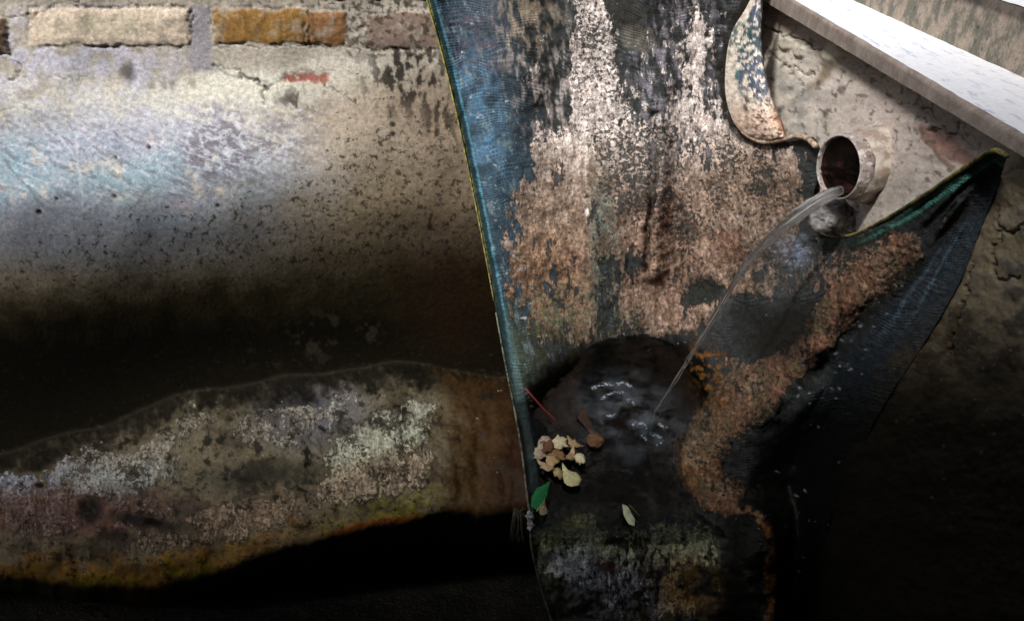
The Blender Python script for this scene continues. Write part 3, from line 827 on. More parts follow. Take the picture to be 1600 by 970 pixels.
add(blob(X, Y, 880, 520, 70, 45, 0, .5), .15)
add(blob(X, Y, 1175, 430, 40, 36, -40, .5), .75)
add(blob(X, Y, 1350, 405, 62, 42, -35, .4), 1.45)
add(blob(X, Y, 1140, 600, 50, 55, 20, .5), .85)
ridge = [(1400, 395), (1330, 460), (1260, 540), (1190, 610), (1120, 660), (1085, 710), (1100, 760), (1140, 790), (1188, 805)]
dr = dline(X, Y, ridge)
rw = np.interp(X + 0 * Y, [1080, 1140, 1200, 1280, 1340, 1400], [44, 42, 34, 26, 30, 40]) * (1 + .35 * n40)
add(sm(1.35, .55, dr / rw * np.where(Y < 800, 1, 1.6)), 2.2)
add(line(X, Y, [(1190, 800), (1205, 860), (1200, 970)], 16), 1.0)
add(blob(X, Y, 1210, 460, 60, 60, 0, .5), -.1)
add(blob(X, Y, 1240, 640, 60, 60, -40, .5), .2)
add(sm(25, 5, inr), -.8)
nz = .55 * n12 + .42 * n40 + .25 * n5
crust = sm(-.25, .35, .5 * n40 + .3 * n12 + T)
ccol = np.zeros_like(C) + S(184, 164, 148)
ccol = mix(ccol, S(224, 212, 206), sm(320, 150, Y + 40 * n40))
ccol = mix(ccol, S(172, 136, 108), blob(X, Y, 850, 450, 90, 90, 0, .6) * .9)
ccol = mix(ccol, S(188, 154, 136), blob(X, Y, 1030, 420, 110, 110, 0, .6) * .7)
ccol = mix(ccol, S(196, 168, 146), blob(X, Y, 1190, 430, 50, 60, 0, .6) * .8 + blob(X, Y, 1180, 280, 90, 60, 0, .6) * .6)
ccol = mix(ccol, S(112, 120, 98), blob(X, Y, 900, 500, 90, 50, 0, .6) * sm(-.2, .2, n40) * .9)
ccol = mix(ccol, S(96, 112, 104), blob(X, Y, 945, 400, 24, 130, -2, .5) * .8)
ccol = mix(ccol, S(176, 126, 96), sm(60, 20, dr) * .8)
ccol = mix(ccol, S(150, 110, 66), blob(X, Y, 1100, 740, 60, 70, 0, .6) * .7)
ccol = mix(ccol, S(100, 104, 80), blob(X, Y, 1090, 670, 34, 40, 0, .6) * .7)
ccol = mix(ccol, S(110, 78, 54), sm(.62, .9, w1 + .15 * n5) * sm(240, 330, Y) * .30)
ccol = mix(ccol, S(226, 206, 188), gran * sm(.1, .5, n40) * .35)
ccol = mix(ccol, S(120, 86, 62), sm(0, .4, n40 + .3 * n90) * sm(220, 320, Y) * .35)
ccol = mix(ccol, S(92, 68, 46), sm(500, 560, Y) * sm(900, 700, Y) * sm(.1, .4, n12) * .3)
HD = np.clip(.42 + .9 * n90 + .5 * n40 + .6 * blob(X, Y, 1090, 300, 110, 110, 0, .6) + .5 * blob(X, Y, 960, 180, 60, 120, 0, .6) + .8 * sm(40, 60, dr) * sm(75, 60, dr) + .35 * sm(14, 34, dr) * sm(70, 40, dr) - .25 * blob(X, Y, 870, 370, 80, 110, 0, .5), 0, 1.2)
SPc = np.zeros(X.shape) + .2; FLc = sm(-1.3, -.2, T) * .35 + sm(150, 20, inr) * sm(10, 30, inr) * .25
CR = T * 1.0 + .30 * stk * sm(200, 330, Y) + .35 * n90 + .25 * n40 + .5 * stk * sm(330, 200, Y)
def both(c, m, kill=1.0):
    """colour that lies over cloth and crust alike"""
    global C, ccol, CR
    C = mix(C, c, m); ccol = mix(ccol, c, m); CR = CR - m * 0
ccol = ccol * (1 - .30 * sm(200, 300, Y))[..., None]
ccol = mix(ccol, S(96, 80, 66), sm(.05, .4, stk2) * .45 * sm(240, 300, Y))
ccol = mix(ccol, S(84, 60, 44), sm(.05, .5, fbm(X, Y, 26, 4, 251, .6, sx=.8, sy=1.3)) * sm(220, 300, Y) * .45)
ccol = mix(ccol, S(74, 84, 66), blob(X, Y, 890, 510, 110, 60, 0, .6) * sm(-.3, .3, n12) * .7)
CR = CR - .30 * sm(320, 240, Y) * sm(-.2, .4, n12 + .5 * stk) - .25 * blob(X, Y, 945, 400, 22, 120, -2, .5)
# dark furrow, gap shade painted black beside the roll, black weave patches
both(S(40, 28, 20), line(Xw * .7 + X * .3 + 2 * n5, Y, [(1026, 190), (1024, 280), (1012, 420)], 3.6) * sm(-.5, .2, n12 + .2) * .6)
both(S(24, 18, 10), sm(15, 6, dline(X, Y, RO)) * sm(1215, 1185, X) * sm(240, 215, Y) * .9)
both(S(18, 16, 12), blob(Xw, Yw, 1120, 60, 16, 80, 12, .5) * sm(-.3, .1, n12) * .8)
CR = np.where(dr < rw * .7, np.maximum(CR, .10 + .5 * n40 + .3 * n12), CR)
ccol = mix(ccol, S(120, 112, 84), sm(70, 20, dr) * sm(0, .5, n40 - .2 * n12) * .6); ccol = mix(ccol, S(206, 178, 150), sm(50, 10, dr) * sm(0, .5, n90 + .4 * n12) * .5)
CR = CR - 2 * blob(Xw, Yw, 1170, 510, 34, 40, 10, .5) - 1.6 * blob(Xw, Yw, 1100, 455, 30, 20, -20, .5) - 1.2 * blob(Xw, Yw, 1230, 510, 60, 40, -40, .5)
both(S(20, 20, 18), blob(Xw, Yw, 1170, 510, 34, 40, 10, .4) * .5)
both(S(30, 32, 26), blob(Xw, Yw, 1100, 455, 30, 20, -20, .4) * .85)
both(S(84, 88, 88), blob(Xw, Yw, 1225, 420, 50, 60, 20, .5) * .5)
both(S(132, 140, 158), blob(Xw, Yw, 1242, 395, 24, 22, 0, .6) * .6)  # bluish sky reflection painted onto the wet cloth
both(S(26, 24, 18), blob(Xw, Yw, 1230, 520, 60, 36, -40, .5) * .85)
both(S(120, 84, 66), blob(Xw, Yw, 1140, 385, 30, 24, -50, .6) * .6)
# wet, black-algae pool lining, shade of the hollow painted in too
pp = [tuple(q) for q in catmull([(812, 650), (832, 590), (872, 560), (940, 540), (1000, 528), (1060, 528), (1108, 550), (1116, 600), (1090, 650), (1058, 690), (1056, 735), (1090, 778), (1050, 800), (950, 805), (860, 795), (822, 760), (812, 650)], 4)]
pool = sm(-16, 16, dline(Xw, Yw, pp) * np.where(inside(Xw, Yw, pp), 1, -1) + 8 * n12 + 6 * n40)
both(S(8, 7, 3), pool * .98); CR = CR - pool * 1.5
both(S(50, 50, 28), blob(Xw, Yw, 860, 545, 50, 36, 0, .6) * sm(0, .3, stk) * .8)
both(S(120, 84, 48), blob(Xw, Yw, 1110, 600, 34, 60, -14, .5) * sm(-.1, .3, n12) * .8)
both(S(18, 17, 12), blob(Xw, Yw, 890, 770, 60, 28, 0, .4) * .9)
# fold to the right: black net, its upper part and fold lines painted lit
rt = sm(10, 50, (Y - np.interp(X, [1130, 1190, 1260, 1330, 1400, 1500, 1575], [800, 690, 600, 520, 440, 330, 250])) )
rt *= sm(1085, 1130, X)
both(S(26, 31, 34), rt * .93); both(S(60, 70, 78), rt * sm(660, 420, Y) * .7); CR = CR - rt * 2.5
both(S(70, 84, 92), rt * sm(.1, .4, stk2) * sm(480, 320, Y) * .7)
ang = np.arctan2(Y - 215, 1585 - X)
for a0, wd, c_ in ((.80, .010, (72, 84, 94)), (.88, .012, (50, 60, 66)), (.72, .008, (64, 74, 82)), (.62, .012, (70, 86, 98)), (.98, .012, (96, 112, 124)), (1.05, .010, (86, 104, 116)), (1.12, .02, (60, 66, 68))):
    both(S(*c_), rt * sm(wd * 1.5, wd * .3, np.abs(ang - a0 + .01 * n40)) * sm(560, 430, Y) * .8)
both(S(70, 60, 44), rt * blob(Xw, Yw, 1420, 560, 26, 70, 30, .6) * sm(-.2, .2, stk) * .7)
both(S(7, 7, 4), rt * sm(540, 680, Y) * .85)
bl = sm(60, 10, dr) * sm(-.02, .1, nz - .1 + .3 * sm(0, 40, (Y - np.interp(X, [1085, 1190, 1260, 1330, 1400], [710, 615, 548, 470, 400]))))
both(S(26, 24, 20), sm(.02, .14, n12 + .25) * sm(12, 40, dr) * sm(60, 34, dr) * sm(1100, 1160, X) * (Y > np.interp(X, [1085, 1190, 1260, 1330, 1400], [710, 615, 548, 470, 400])) * .85)
# front bulge below the pool: grey-green growth, painted brighter so it looks lit
fr = blob(Xw, Yw, 990, 900, 170, 110, 0, .3) * sm(770, 815, Y + 8 * n12) * sm(1160, 1110, X + 8 * n12)
both(S(40, 38, 24), fr * .95); CR = CR - fr * 9; SPc = SPc + fr * .5; FLc = FLc * (1 - fr) + fr * .12
both(S(176, 184, 150), fr * blob(X, Y, 880, 850, 58, 60, 0, .6) * sm(-.6, .5, n12 + .7 * n40 + .2) * .45)
both(S(196, 210, 220), fr * blob(X, Y, 905, 895, 50, 24, 25, .6) * sm(-.4, .35, n12 + .4 * n40 + .1) * .9 * .45)
both(S(186, 190, 168), fr * blob(X, Y, 1075, 850, 60, 40, 15, .6) * sm(-.15, .35, n12 + .4 * n5 + .3 * n40) * .85 * .45)
both(S(120, 126, 134), fr * blob(X, Y, 980, 930, 90, 60, 0, .7) * sm(-.1, .3, n12) * .7)
both(S(128, 98, 58), fr * blob(X, Y, 1070, 920, 60, 50, 0, .7) * sm(-.1, .3, n40) * .7)
both(S(110, 66, 60), fr * blob(Xw, Yw, 947, 880, 14, 16, 0, .4) * .6)
both(S(16, 15, 10), sm(1120, 1150, X) * sm(1195, 1180, X) * sm(800, 830, Y) * .9)
both(S(128, 92, 58), line(Xw, Yw, [(1188, 802), (1204, 850), (1203, 900), (1200, 980)], 7) * sm(-.4, .1, n12) * .8)
both(S(132, 104, 78), line(Xw, Yw, [(1085, 745), (1110, 778), (1150, 795), (1188, 805)], 8) * sm(-.3, .1, n12) * .9)
both(S(110, 90, 56), sm(4, 1, dl) * sm(820, 860, Y) * .8)
# stripes woven in the selvedge
de = dline(X, Y, LE)
both(S(22, 40, 42), sm(15, 11, inr) * sm(640, 560, Y) * .9)
both(S(84, 136, 152), sm(2.6, .8, np.abs(inr - 13 + .8 * n12)) * sm(700, 480, Y) * np.clip(.6 + .5 * n5 + .4 * n12, 0, 1))
both(S(90, 110, 110), sm(9, 3, np.abs(inr - 14)) * sm(460, 600, Y) * sm(820, 740, Y) * .7)
both(S(150, 146, 70), sm(4, 2, inr) * sm(500, 350, Y) * .7 * sm(-.5, .1, n12))
dg = dline(X, Y, GE)
both(S(30, 44, 38), sm(30, 22, dg) * sm(1262, 1290, X) * (Y > 200) * .85)
both(S(76, 130, 118), sm(4.5, 1.5, np.abs(dg - 16)) * sm(1330, 1380, X) * .8)
both(S(60, 92, 84), sm(2.5, .8, np.abs(dg - 8)) * sm(1330, 1380, X) * .6)
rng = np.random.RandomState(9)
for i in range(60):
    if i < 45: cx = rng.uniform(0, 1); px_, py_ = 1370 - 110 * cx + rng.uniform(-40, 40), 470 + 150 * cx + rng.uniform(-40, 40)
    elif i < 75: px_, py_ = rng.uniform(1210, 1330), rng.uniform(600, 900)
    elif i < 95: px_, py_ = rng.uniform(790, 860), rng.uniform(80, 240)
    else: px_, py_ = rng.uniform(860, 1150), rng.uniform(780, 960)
    both(S(170, 182, 200), blob(X, Y, px_, py_, rng.uniform(.8, 3.6), rng.uniform(.7, 1.7), rng.uniform(-60, 60), .7) * rng.uniform(.1, .9) ** 1.5)  # pale specks: lime flecks and painted sparkles of wet drops
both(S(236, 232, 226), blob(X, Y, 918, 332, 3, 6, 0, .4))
FT = -1.1 + 1.7 * np.maximum.reduce([blob(X, Y, 885, 850, 62, 56, 0, .6), blob(X, Y, 905, 895, 56, 26, 25, .6), .95 * blob(X, Y, 1075, 850, 64, 44, 15, .6), .75 * blob(X, Y, 1000, 900, 110, 70, 0, .7), .7 * blob(X, Y, 1050, 930, 80, 50, 0, .7)]) + .35 * n40
FC = np.zeros_like(C) + S(206, 210, 176)
FC = mix(FC, S(224, 236, 240), blob(X, Y, 905, 890, 60, 34, 25, .7)); FC = mix(FC, S(186, 190, 198), blob(X, Y, 985, 930, 80, 50, 0, .7)); FC = mix(FC, S(190, 156, 104), blob(X, Y, 1075, 920, 56, 46, 0, .7)); FC = mix(FC, S(196, 196, 130), blob(X, Y, 860, 820, 50, 30, 0, .7))
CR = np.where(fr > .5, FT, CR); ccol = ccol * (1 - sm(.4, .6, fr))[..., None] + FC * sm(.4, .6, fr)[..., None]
H = crust * (.0014 + .0014 * gran * sm(230, 330, Y) + .0006 * n5) + .0008 * n12 + fr * .001 * n12
weave = np.clip((1 - crust) * .9 + crust * .25 * sm(150, 250, Y) * blob(X, Y, 1130, 300, 120, 80, 0, .5), 0, 1) * (1 - pool) * (1 - fr)
wx = X + 10 * fbm(X, Y, 90, 2, 241); wy = Y + 14 * fbm(X, Y, 90, 2, 242) + 30 * np.sin((X - 1200) / 90.0)
wuv = np.stack([wx / 6.2 * .314, wy / 5.2 * .314], -1)
gl = np.clip(pool * .5 + rt * .45 + .12 + fr * .2 - crust * .2, 0, 1)
edge_fade = sm(0, 6, dline(X, Y, poly))
P = P + grid_normals(P) * (H * edge_fade)[..., None]

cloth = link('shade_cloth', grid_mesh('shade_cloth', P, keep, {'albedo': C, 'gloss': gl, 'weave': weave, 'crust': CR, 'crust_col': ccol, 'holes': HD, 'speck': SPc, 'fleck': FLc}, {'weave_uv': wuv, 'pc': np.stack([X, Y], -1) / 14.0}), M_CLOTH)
tag(cloth, 'lime-crusted dark shade cloth hung on the wall as a sling that catches the pipe water', 'cloth')
CLOTH = cloth
def cloth_part(name, me, mat):
    return link(name, me, mat, CLOTH)
def edge_pts(pts, lift=.0015, n=1):
    a = np.array(pts); d = cloth_D(a[:, 0], a[:, 1]) - lift
    x, y, z = at_d(a[:, 0], a[:, 1], d)
    return list(zip(x, y, z))
def mat_binding(name, c1, c2, sc):
    k = N(name); n1 = k.noise(sc, 4, .7); n2 = k.noise(900, 3, .6)
    c = k.mixc(k.ramp(n1, .4, .62), tuple(c1), tuple(c2)); c = k.scalec(c, k.ramp(n2, .3, .7, .6, 1.2))
    k.l(c, k.b.inputs['Base Color']); k.b.inputs['Roughness'].default_value = .8
    k.l(k.bump(n2, .8, .0008), k.b.inputs['Normal']); return k.m
M_YEL = mat_binding('yellow_binding', S(160, 154, 70), S(92, 86, 52), 110)
M_DRK = mat_binding('grimy_binding', S(128, 132, 112), S(54, 54, 40), 90)
M_GRN = mat_binding('green_binding', S(156, 140, 70), S(56, 62, 40), 90)
seg = [p for p in LE if p[1] < 480]
cloth_part('edge_binding', tube_mesh('edge_binding', edge_pts(seg), .0011, 8), M_YEL)
seg = [p for p in LE if p[1] >= 470 and p[1] < 1000]
cloth_part('edge_binding', tube_mesh('edge_binding', edge_pts(seg), .0012, 8), M_DRK)
cloth_part('edge_binding', tube_mesh('edge_binding', edge_pts([p for p in GE if p[0] > 1270]), .0014, 8), M_GRN)

# folded-over lobe of cloth by the side wall
Lb = catmull([(1192, -40), (1166, 12), (1143, 52), (1134, 100), (1134, 150), (1146, 190), (1166, 212), (1192, 221), (1212, 219), (1226, 216)], 12)
Rb = catmull([(1194, -40), (1192, 10), (1190, 60), (1194, 100), (1202, 135), (1211, 165), (1220, 185), (1225, 200), (1227, 209), (1228, 215)], 12)
nu = 50
Pg = np.zeros((len(Lb), nu + 1, 3)); U = np.zeros((len(Lb), nu + 1)); GX = U.copy(); GY = U.copy()
for i, (a, b) in enumerate(zip(Lb, Rb)):
    for j in range(nu + 1):
        t = j / nu; p = a * (1 - t) + b * t
        GX[i, j], GY[i, j], U[i, j] = p[0], p[1], t
base_D = np.minimum(cloth_D(GX, GY), side_y(GX, GY) - .004)
tv = np.linspace(0, 1, len(Lb))[:, None]
thick = .030 * np.sin(np.pi * np.clip(U * .94 + .06, 0, 1)) ** .6 * np.clip(np.sin(np.pi * np.clip(tv * .88 + .1, 0, 1)), 0, 1) ** .5
Dg = base_D - .012 - thick
Pg = np.stack(at_d(GX, GY, Dg), -1)
n12 = fbm(GX, GY, 9, 4, 301, .6); n5 = fbm(GX, GY, 4, 3, 302); n30 = fbm(GX, GY, 30, 3, 303)
Cg = np.zeros(GX.shape + (3,)) + S(214, 202, 188)
mid = sm(.25, .42, U + .08 * n30)
Cg = mix(Cg, S(76, 84, 98), mid * sm(-.12, .14, n12 + .3 * n5 + .1 + .3 * (U - .5)) * sm(175, 135, GY + 12 * n30))
Cg = mix(Cg, S(50, 84, 84), blob(GX, GY, 1155, 60, 26, 30, 0, .6) * sm(-.1, .2, n12) * .9)
Cg = mix(Cg, S(40, 100, 104), blob(GX, GY, 1152, 118, 3.5, 9, 0, .5) * .9)
Cg = mix(Cg, S(206, 178, 160), sm(150, 190, GY + 10 * n30) * .9)
Cg = mix(Cg, S(56, 46, 40), sm(.1, .22, n12 + .3 * n5 - .05) * sm(130, 160, GY) * sm(.2, .4, U) * .85)
Cg = mix(Cg, S(130, 84, 56), sm(.75, .95, U) * sm(160, 190, GY) * .8)
Cg = mix(Cg, S(60, 46, 34), sm(.93, 1.0, U) * .8)
Pg = Pg + grid_normals(Pg) * (.0012 * n12 * sm(0, .1, U) * sm(1, .9, U))[..., None]
cloth_part('folded_flap', grid_mesh('folded_flap', Pg, None, {'albedo': Cg, 'gloss': Cg[..., 0] * 0 + .1, 'weave': U * 0 + .15, 'speck': U * .45, 'fleck': U * .3}, {'weave_uv': np.stack([GX / 6.2 * .3, GY / 5.2 * .3], -1), 'pc': np.stack([GX, GY], -1) / 14.0}), M_FLAP)
hem = catmull([(1160, 205, 0), (1176, 216, 0), (1195, 222, 0), (1225, 218, 0), (1245, 213, 0), (1262, 217, 0), (1274, 228, 0)], 6)
hp = [(p[0], p[1]) for p in hem]
cloth_part('hem', tube_mesh('hem', edge_pts(hp, .018), .0028, 8), mat_binding('hem_lime', S(206, 184, 160), S(140, 110, 84), 120))

# ------------------------------------------------------------------ pipe
def V3(t): return Vector([float(c) for c in t])
M0 = V3(at_d(1308, 262, .603))
AX = Vector((-.93, -.37, .02)).normalized()
pipe_root = empty('drain_pipe', M0 - AX * .06)
tag(pipe_root, 'short grey plastic pipe stub sticking out of the side wall and pouring water', 'pipe')
A1 = AX.cross(Vector((0, 0, 1))).normalized(); A2 = A1.cross(AX).normalized()
def revolve(name, prof, mat, parent, seg=72, jit=0, seed=1, cap=False):
    """prof list of (s, r): s distance behind the mouth"""
    bm = bmesh.new(); rings = []; rng = random.Random(seed)
    ph = [rng.uniform(0, 6.28) for _ in range(6)]
    for s_, r_ in prof:
        ring = []
        for k_ in range(seg):
            a = 2 * math.pi * k_ / seg
            j = 1 + jit * (math.sin(a * 2 + ph[0] + s_ * 60) * .5 + math.sin(a * 5 + ph[1] - s_ * 90) * .3 + math.sin(a * 11 + ph[2] + s_ * 200) * .2)
            ring.append(bm.verts.new(M0 - AX * s_ * (1 + jit * .6 * math.sin(a * 3 + ph[3])) + (A1 * math.cos(a) + A2 * math.sin(a)) * r_ * .86 * j))
        rings.append(ring)
    for i in range(len(rings) - 1):
        for k_ in range(seg):
            bm.faces.new((rings[i][k_], rings[i][(k_ + 1) % seg], rings[i + 1][(k_ + 1) % seg], rings[i + 1][k_]))
    if cap: bm.faces.new(rings[-1])
    bmesh.ops.recalc_face_normals(bm, faces=bm.faces)
    me = bpy.data.meshes.new(name); bm.to_mesh(me); bm.free()
    return link(name, me, mat, parent)
k = N('pipe_plastic'); n1 = k.noise(60, 6, .7); n2 = k.noise(300, 5, .7)
c = k.mixc(k.ramp(n1, .4, .6), tuple(S(150, 134, 126)), tuple(S(186, 176, 170)))
c = k.mixc(k.ramp(n2, .53, .62), c, tuple(S(98, 76, 62)))
c = k.mixc(k.ramp(k.noise(110, 7, .75), .52, .60), c, tuple(S(222, 214, 208)))
k.l(c, k.b.inputs['Base Color']); k.b.inputs['Roughness'].default_value = .42; k.b.inputs['Specular IOR Level'].default_value = .6
k.l(k.bump(n2, .5, .0008), k.b.inputs['Normal']); M_PIPE = k.m
k = N('pipe_bore'); n1 = k.noise(70, 6, .7); n2 = k.noise(280, 5, .7)
c = k.mixc(k.ramp(n1, .4, .6), tuple(S(58, 34, 30)), tuple(S(22, 18, 16))); c = k.mixc(k.ramp(n2, .6, .7), c, tuple(S(96, 66, 56)))
k.l(c, k.b.inputs['Base Color']); k.b.inputs['Roughness'].default_value = .25
k.l(k.bump(n2, .5, .0015), k.b.inputs['Normal']); M_BORE = k.m
revolve('tube', [(.10, .0315), (.05, .0312), (.012, .0310), (.002, .0308), (0, .0300), (.0012, .0290), (.004, .0286)], M_PIPE, pipe_root, jit=.012, seed=8)
revolve('bore', [(.004, .0285), (.03, .0284), (.13, .0284)], M_BORE, pipe_root, cap=True)
k = N('mortar_ring'); n1 = k.noise(80, 6, .7); n2 = k.noise(400, 5, .7)
c = k.mixc(k.ramp(n1, .42, .62), tuple(S(160, 142, 128)), tuple(S(206, 196, 184))); c = k.scalec(c, k.ramp(n2, .3, .7, .8, 1.1))
k.l(c, k.b.inputs['Base Color']); k.b.inputs['Roughness'].default_value = .6
k.l(k.bump(n2, .7, .0015), k.b.inputs['Normal']); M_MORT = k.m
revolve('collar', [(.012, .0310), (.0135, .0335), (.018, .0355), (.026, .0362), (.034, .0372), (.041, .039), (.050, .042), (.065, .046)], M_MORT, pipe_root, jit=.13, seed=4)

# ------------------------------------------------------------------ water
k = N('clear_water'); k.b.inputs['Base Color'].default_value = (.50, .53, .48, 1)
k.b.inputs['Transmission Weight'].default_value = 1; k.b.inputs['IOR'].default_value = 1.33; k.b.inputs['Roughness'].default_value = .02
gp = k.n('ShaderNodeNewGeometry')
nn = k.noise(70, 4, .6); nb = k.noise(18, 3, .5)
k.l(k.bump(nn, .25, .003, k.bump(nb, .35, .01)), k.b.inputs['Normal']); M_POOL = k.m
k = N('falling_water'); k.b.inputs['Transmission Weight'].default_value = .93; k.b.inputs['IOR'].default_value = 1.33
k.b.inputs['Roughness'].default_value = .06; k.b.inputs['Base Color'].default_value = (.98, .99, 1, 1)
tu = k.n('ShaderNodeAttribute', attribute_name='streak')
nz_ = k.n('ShaderNodeTexNoise', i_Scale=1.0, i_Detail=4.0, i_Roughness=.6); k.l(tu.outputs['Vector'], nz_.inputs['Vector'])
k.l(k.bump(nz_.outputs['Fac'], 1.0, .004), k.b.inputs['Normal'])
k.l(k.ramp(nz_.outputs['Fac'], .53, .68, .99, .35), k.b.inputs['Transmission Weight'])
M_FALL = k.m
# pool surface: only where the level lies in front of the cloth
xs = np.arange(790, 1240, 3.0); ys = np.arange(500, 840, 3.0)
X, Y = np.meshgrid(xs, ys)
px_w = at_z(X, Y, ZP)
Dw = px_w[1] - CY
Dc = cloth_D(X, Y)
ins = inside(X, Y, poly) & (Dw < Dc + .012) & (Dw > .50)
ins &= X < 1150
kp = ins[:-1, :-1] & ins[1:, 1:] & ins[1:, :-1] & ins[:-1, 1:]
Z = px_w[2] + 0
lx, ly, _ = V3(at_z(1008, 655, ZP))
rr = np.hypot(px_w[0] - lx, px_w[1] - ly)
Z = Z + .0012 * np.cos(rr * 520 + 2 * fbm(X, Y, 30, 2, 401)) * np.exp(-rr / .035) + .0022 * fbm(X, Y, 18, 3, 402) * np.exp(-rr / .04) + .0006 * fbm(X, Y, 40, 3, 403)
Pw = np.stack([px_w[0], px_w[1], Z], -1)
pool_o = link('pool_water', grid_mesh('pool_water', Pw, kp), M_POOL)
tag(pool_o, kind='structure')

# the stream
path = catmull([(1316, 296, .60, 13), (1298, 304, .592, 17), (1275, 317, .592, 19), (1245, 338, .605, 17), (1215, 362, .62, 13), (1183, 395, .635, 10.5), (1150, 438, .653, 8), (1120, 488, .67, 6.5),
                (1092, 536, .683, 5.6), (1064, 580, .693, 5), (1038, 622, .704, 4.4), (1016, 655, .712, 4)], 10)
bm = bmesh.new(); rings = []; seg = 22; srow = []
pts3 = [V3(at_d(p[0], p[1], p[2])) for p in path]
camv = Vector((CX, CY, CZ))
s_acc = 0
lay = bm.verts.layers.float_vector.new('streak')
for i, p in enumerate(path):
    T = (pts3[min(i + 1, len(path) - 1)] - pts3[max(i - 1, 0)]).normalized()
    vdir = (camv - pts3[i]).normalized()
    Wd = T.cross(vdir).normalized(); Hd = T.cross(Wd).normalized()
    if i: s_acc += (pts3[i] - pts3[i - 1]).length
    r = p[3] * p[2] / FPX * (.52 + .16 * min(1, i / 60)) * (1 + .12 * math.sin(i * .9) * min(1, i / 50))
    ring = []
    for k_ in range(seg):
        a = 2 * math.pi * k_ / seg
        wob = 1 + .10 * math.sin(3 * a + s_acc * 55) + .06 * math.sin(7 * a - s_acc * 110)
        fl = .45 if i < 45 else .45 + .4 * min(1, (i - 45) / 60)
        vv_ = bm.verts.new(pts3[i] + Wd * math.cos(a) * r * wob + Hd * math.sin(a) * r * fl * wob)
        vv_[lay] = (math.cos(a) * 3.2, math.sin(a) * 3.2, s_acc * 14)
        ring.append(vv_)
    rings.append(ring)
for i in range(len(rings) - 1):
    for k_ in range(seg):
        bm.faces.new((rings[i][k_], rings[i][(k_ + 1) % seg], rings[i + 1][(k_ + 1) % seg], rings[i + 1][k_]))
bm.faces.new(rings[0]); bm.faces.new(rings[-1])
bmesh.ops.recalc_face_normals(bm, faces=bm.faces)
me = bpy.data.meshes.new('water_stream'); bm.to_mesh(me); bm.free()
stream = link('water_stream', me, M_FALL)
tag(stream, 'thin curved jet of clear water falling from the pipe into the dark pool', 'water jet')
# water lying in the pipe, a chord across the bore
bm = bmesh.new()
zc = -.007
rowv = []
for i in range(24):
    s_ = -.001 + i * .005
    hw = .86 * math.sqrt(max(.0283 ** 2 - zc ** 2, 0))
    row = []
    for j in range(13):
        u = -1 + 2 * j / 12
        row.append(bm.verts.new(M0 - AX * s_ + A1 * u * hw + A2 * (zc + .0008 * math.sin(i * 1.3 + j) + .0006 * math.sin(i * 2.9 - j * .7))))
    rowv.append(row)
for i in range(23):
    for j in range(12):
        bm.faces.new((rowv[i][j], rowv[i][j + 1], rowv[i + 1][j + 1], rowv[i + 1][j]))
me = bpy.data.meshes.new('pipe_water'); bm.to_mesh(me); bm.free()
pw = link('water_in_bore', me, M_POOL, stream)
rng = random.Random(12)
for i in range(9):
    p_ = pts3[min(len(pts3) - 1, int(rng.uniform(.5, 1) * len(pts3)))] + Vector((rng.gauss(0, .004), rng.gauss(0, .004), rng.gauss(.002, .004)))
    bm = bmesh.new(); bmesh.ops.create_icosphere(bm, subdivisions=2, radius=rng.uniform(.0006, .0013))
    for v_ in bm.verts: v_.co.z *= 1.7; v_.co += p_
    me = bpy.data.meshes.new('droplet'); bm.to_mesh(me); bm.free()
    link('droplet', me, M_POOL, stream)
# froth where the jet strikes
M_FROTH = N('froth'); k = M_FROTH; n1 = k.noise(38, 7, .62)
k.b.inputs['Base Color'].default_value = (.42, .50, .58, 1); k.b.inputs['Roughness'].default_value = .3
mxs = k.n('ShaderNodeMixShader'); tr = k.n('ShaderNodeBsdfTransparent')
rat = k.n('ShaderNodeAttribute', attribute_name='froth')
wl = k.n('ShaderNodeAttribute', attribute_name='glint_paint')
k.l(k.math('MAXIMUM', k.math('MULTIPLY', k.ramp(n1, .36, .72, 0.0, .26), rat.outputs['Fac']), k.math('MULTIPLY', wl.outputs['Fac'], k.ramp(k.noise(300, 4, .7), .45, .6, 0, .95))), mxs.inputs[0]); k.l(tr.outputs[0], mxs.inputs[1]); k.l(k.b.outputs[0], mxs.inputs[2])
k.l(mxs.outputs[0], k.t.nodes['Material Output'].inputs['Surface'])
xs = np.arange(850, 1130, 2.0); ys = np.arange(560, 770, 2.0)
X, Y = np.meshgrid(xs, ys)
q = at_z(X, Y, ZP + .0045)
fr_ = blob(X, Y, 985, 655, 70, 50, 22, .8)
glint_m = np.zeros(X.shape)  # bright arcs painted on the froth as water highlights
for pts_ in ([(928, 606), (942, 600), (958, 600)], [(965, 600), (978, 598), (984, 604)], [(976, 628), (984, 625), (990, 630)], [(990, 664), (1003, 660), (1012, 668)], [(1004, 680), (1010, 686)], [(1020, 678), (1034, 684)], [(950, 650), (962, 646)], [(940, 622), (955, 614), (975, 612)], [(1030, 660), (1040, 668)], [(1026, 694), (1036, 690)]):
    glint_m = np.maximum(glint_m, line(X + 3 * fbm(X, Y, 12, 2, 418), Y, pts_, 3.0))
Pf = np.stack([q[0], q[1], q[2] + .002 * fbm(X, Y, 14, 3, 409) * fr_], -1)
froth = link('froth', grid_mesh('froth', Pf, ((fr_ > .01) | (glint_m > .01))[:-1, :-1], {'froth': fr_, 'glint_paint': glint_m}), M_FROTH.m)
tag(froth, 'bluish froth, bubbles and painted glints where the jet hits the dark pool', 'froth', kind='stuff')

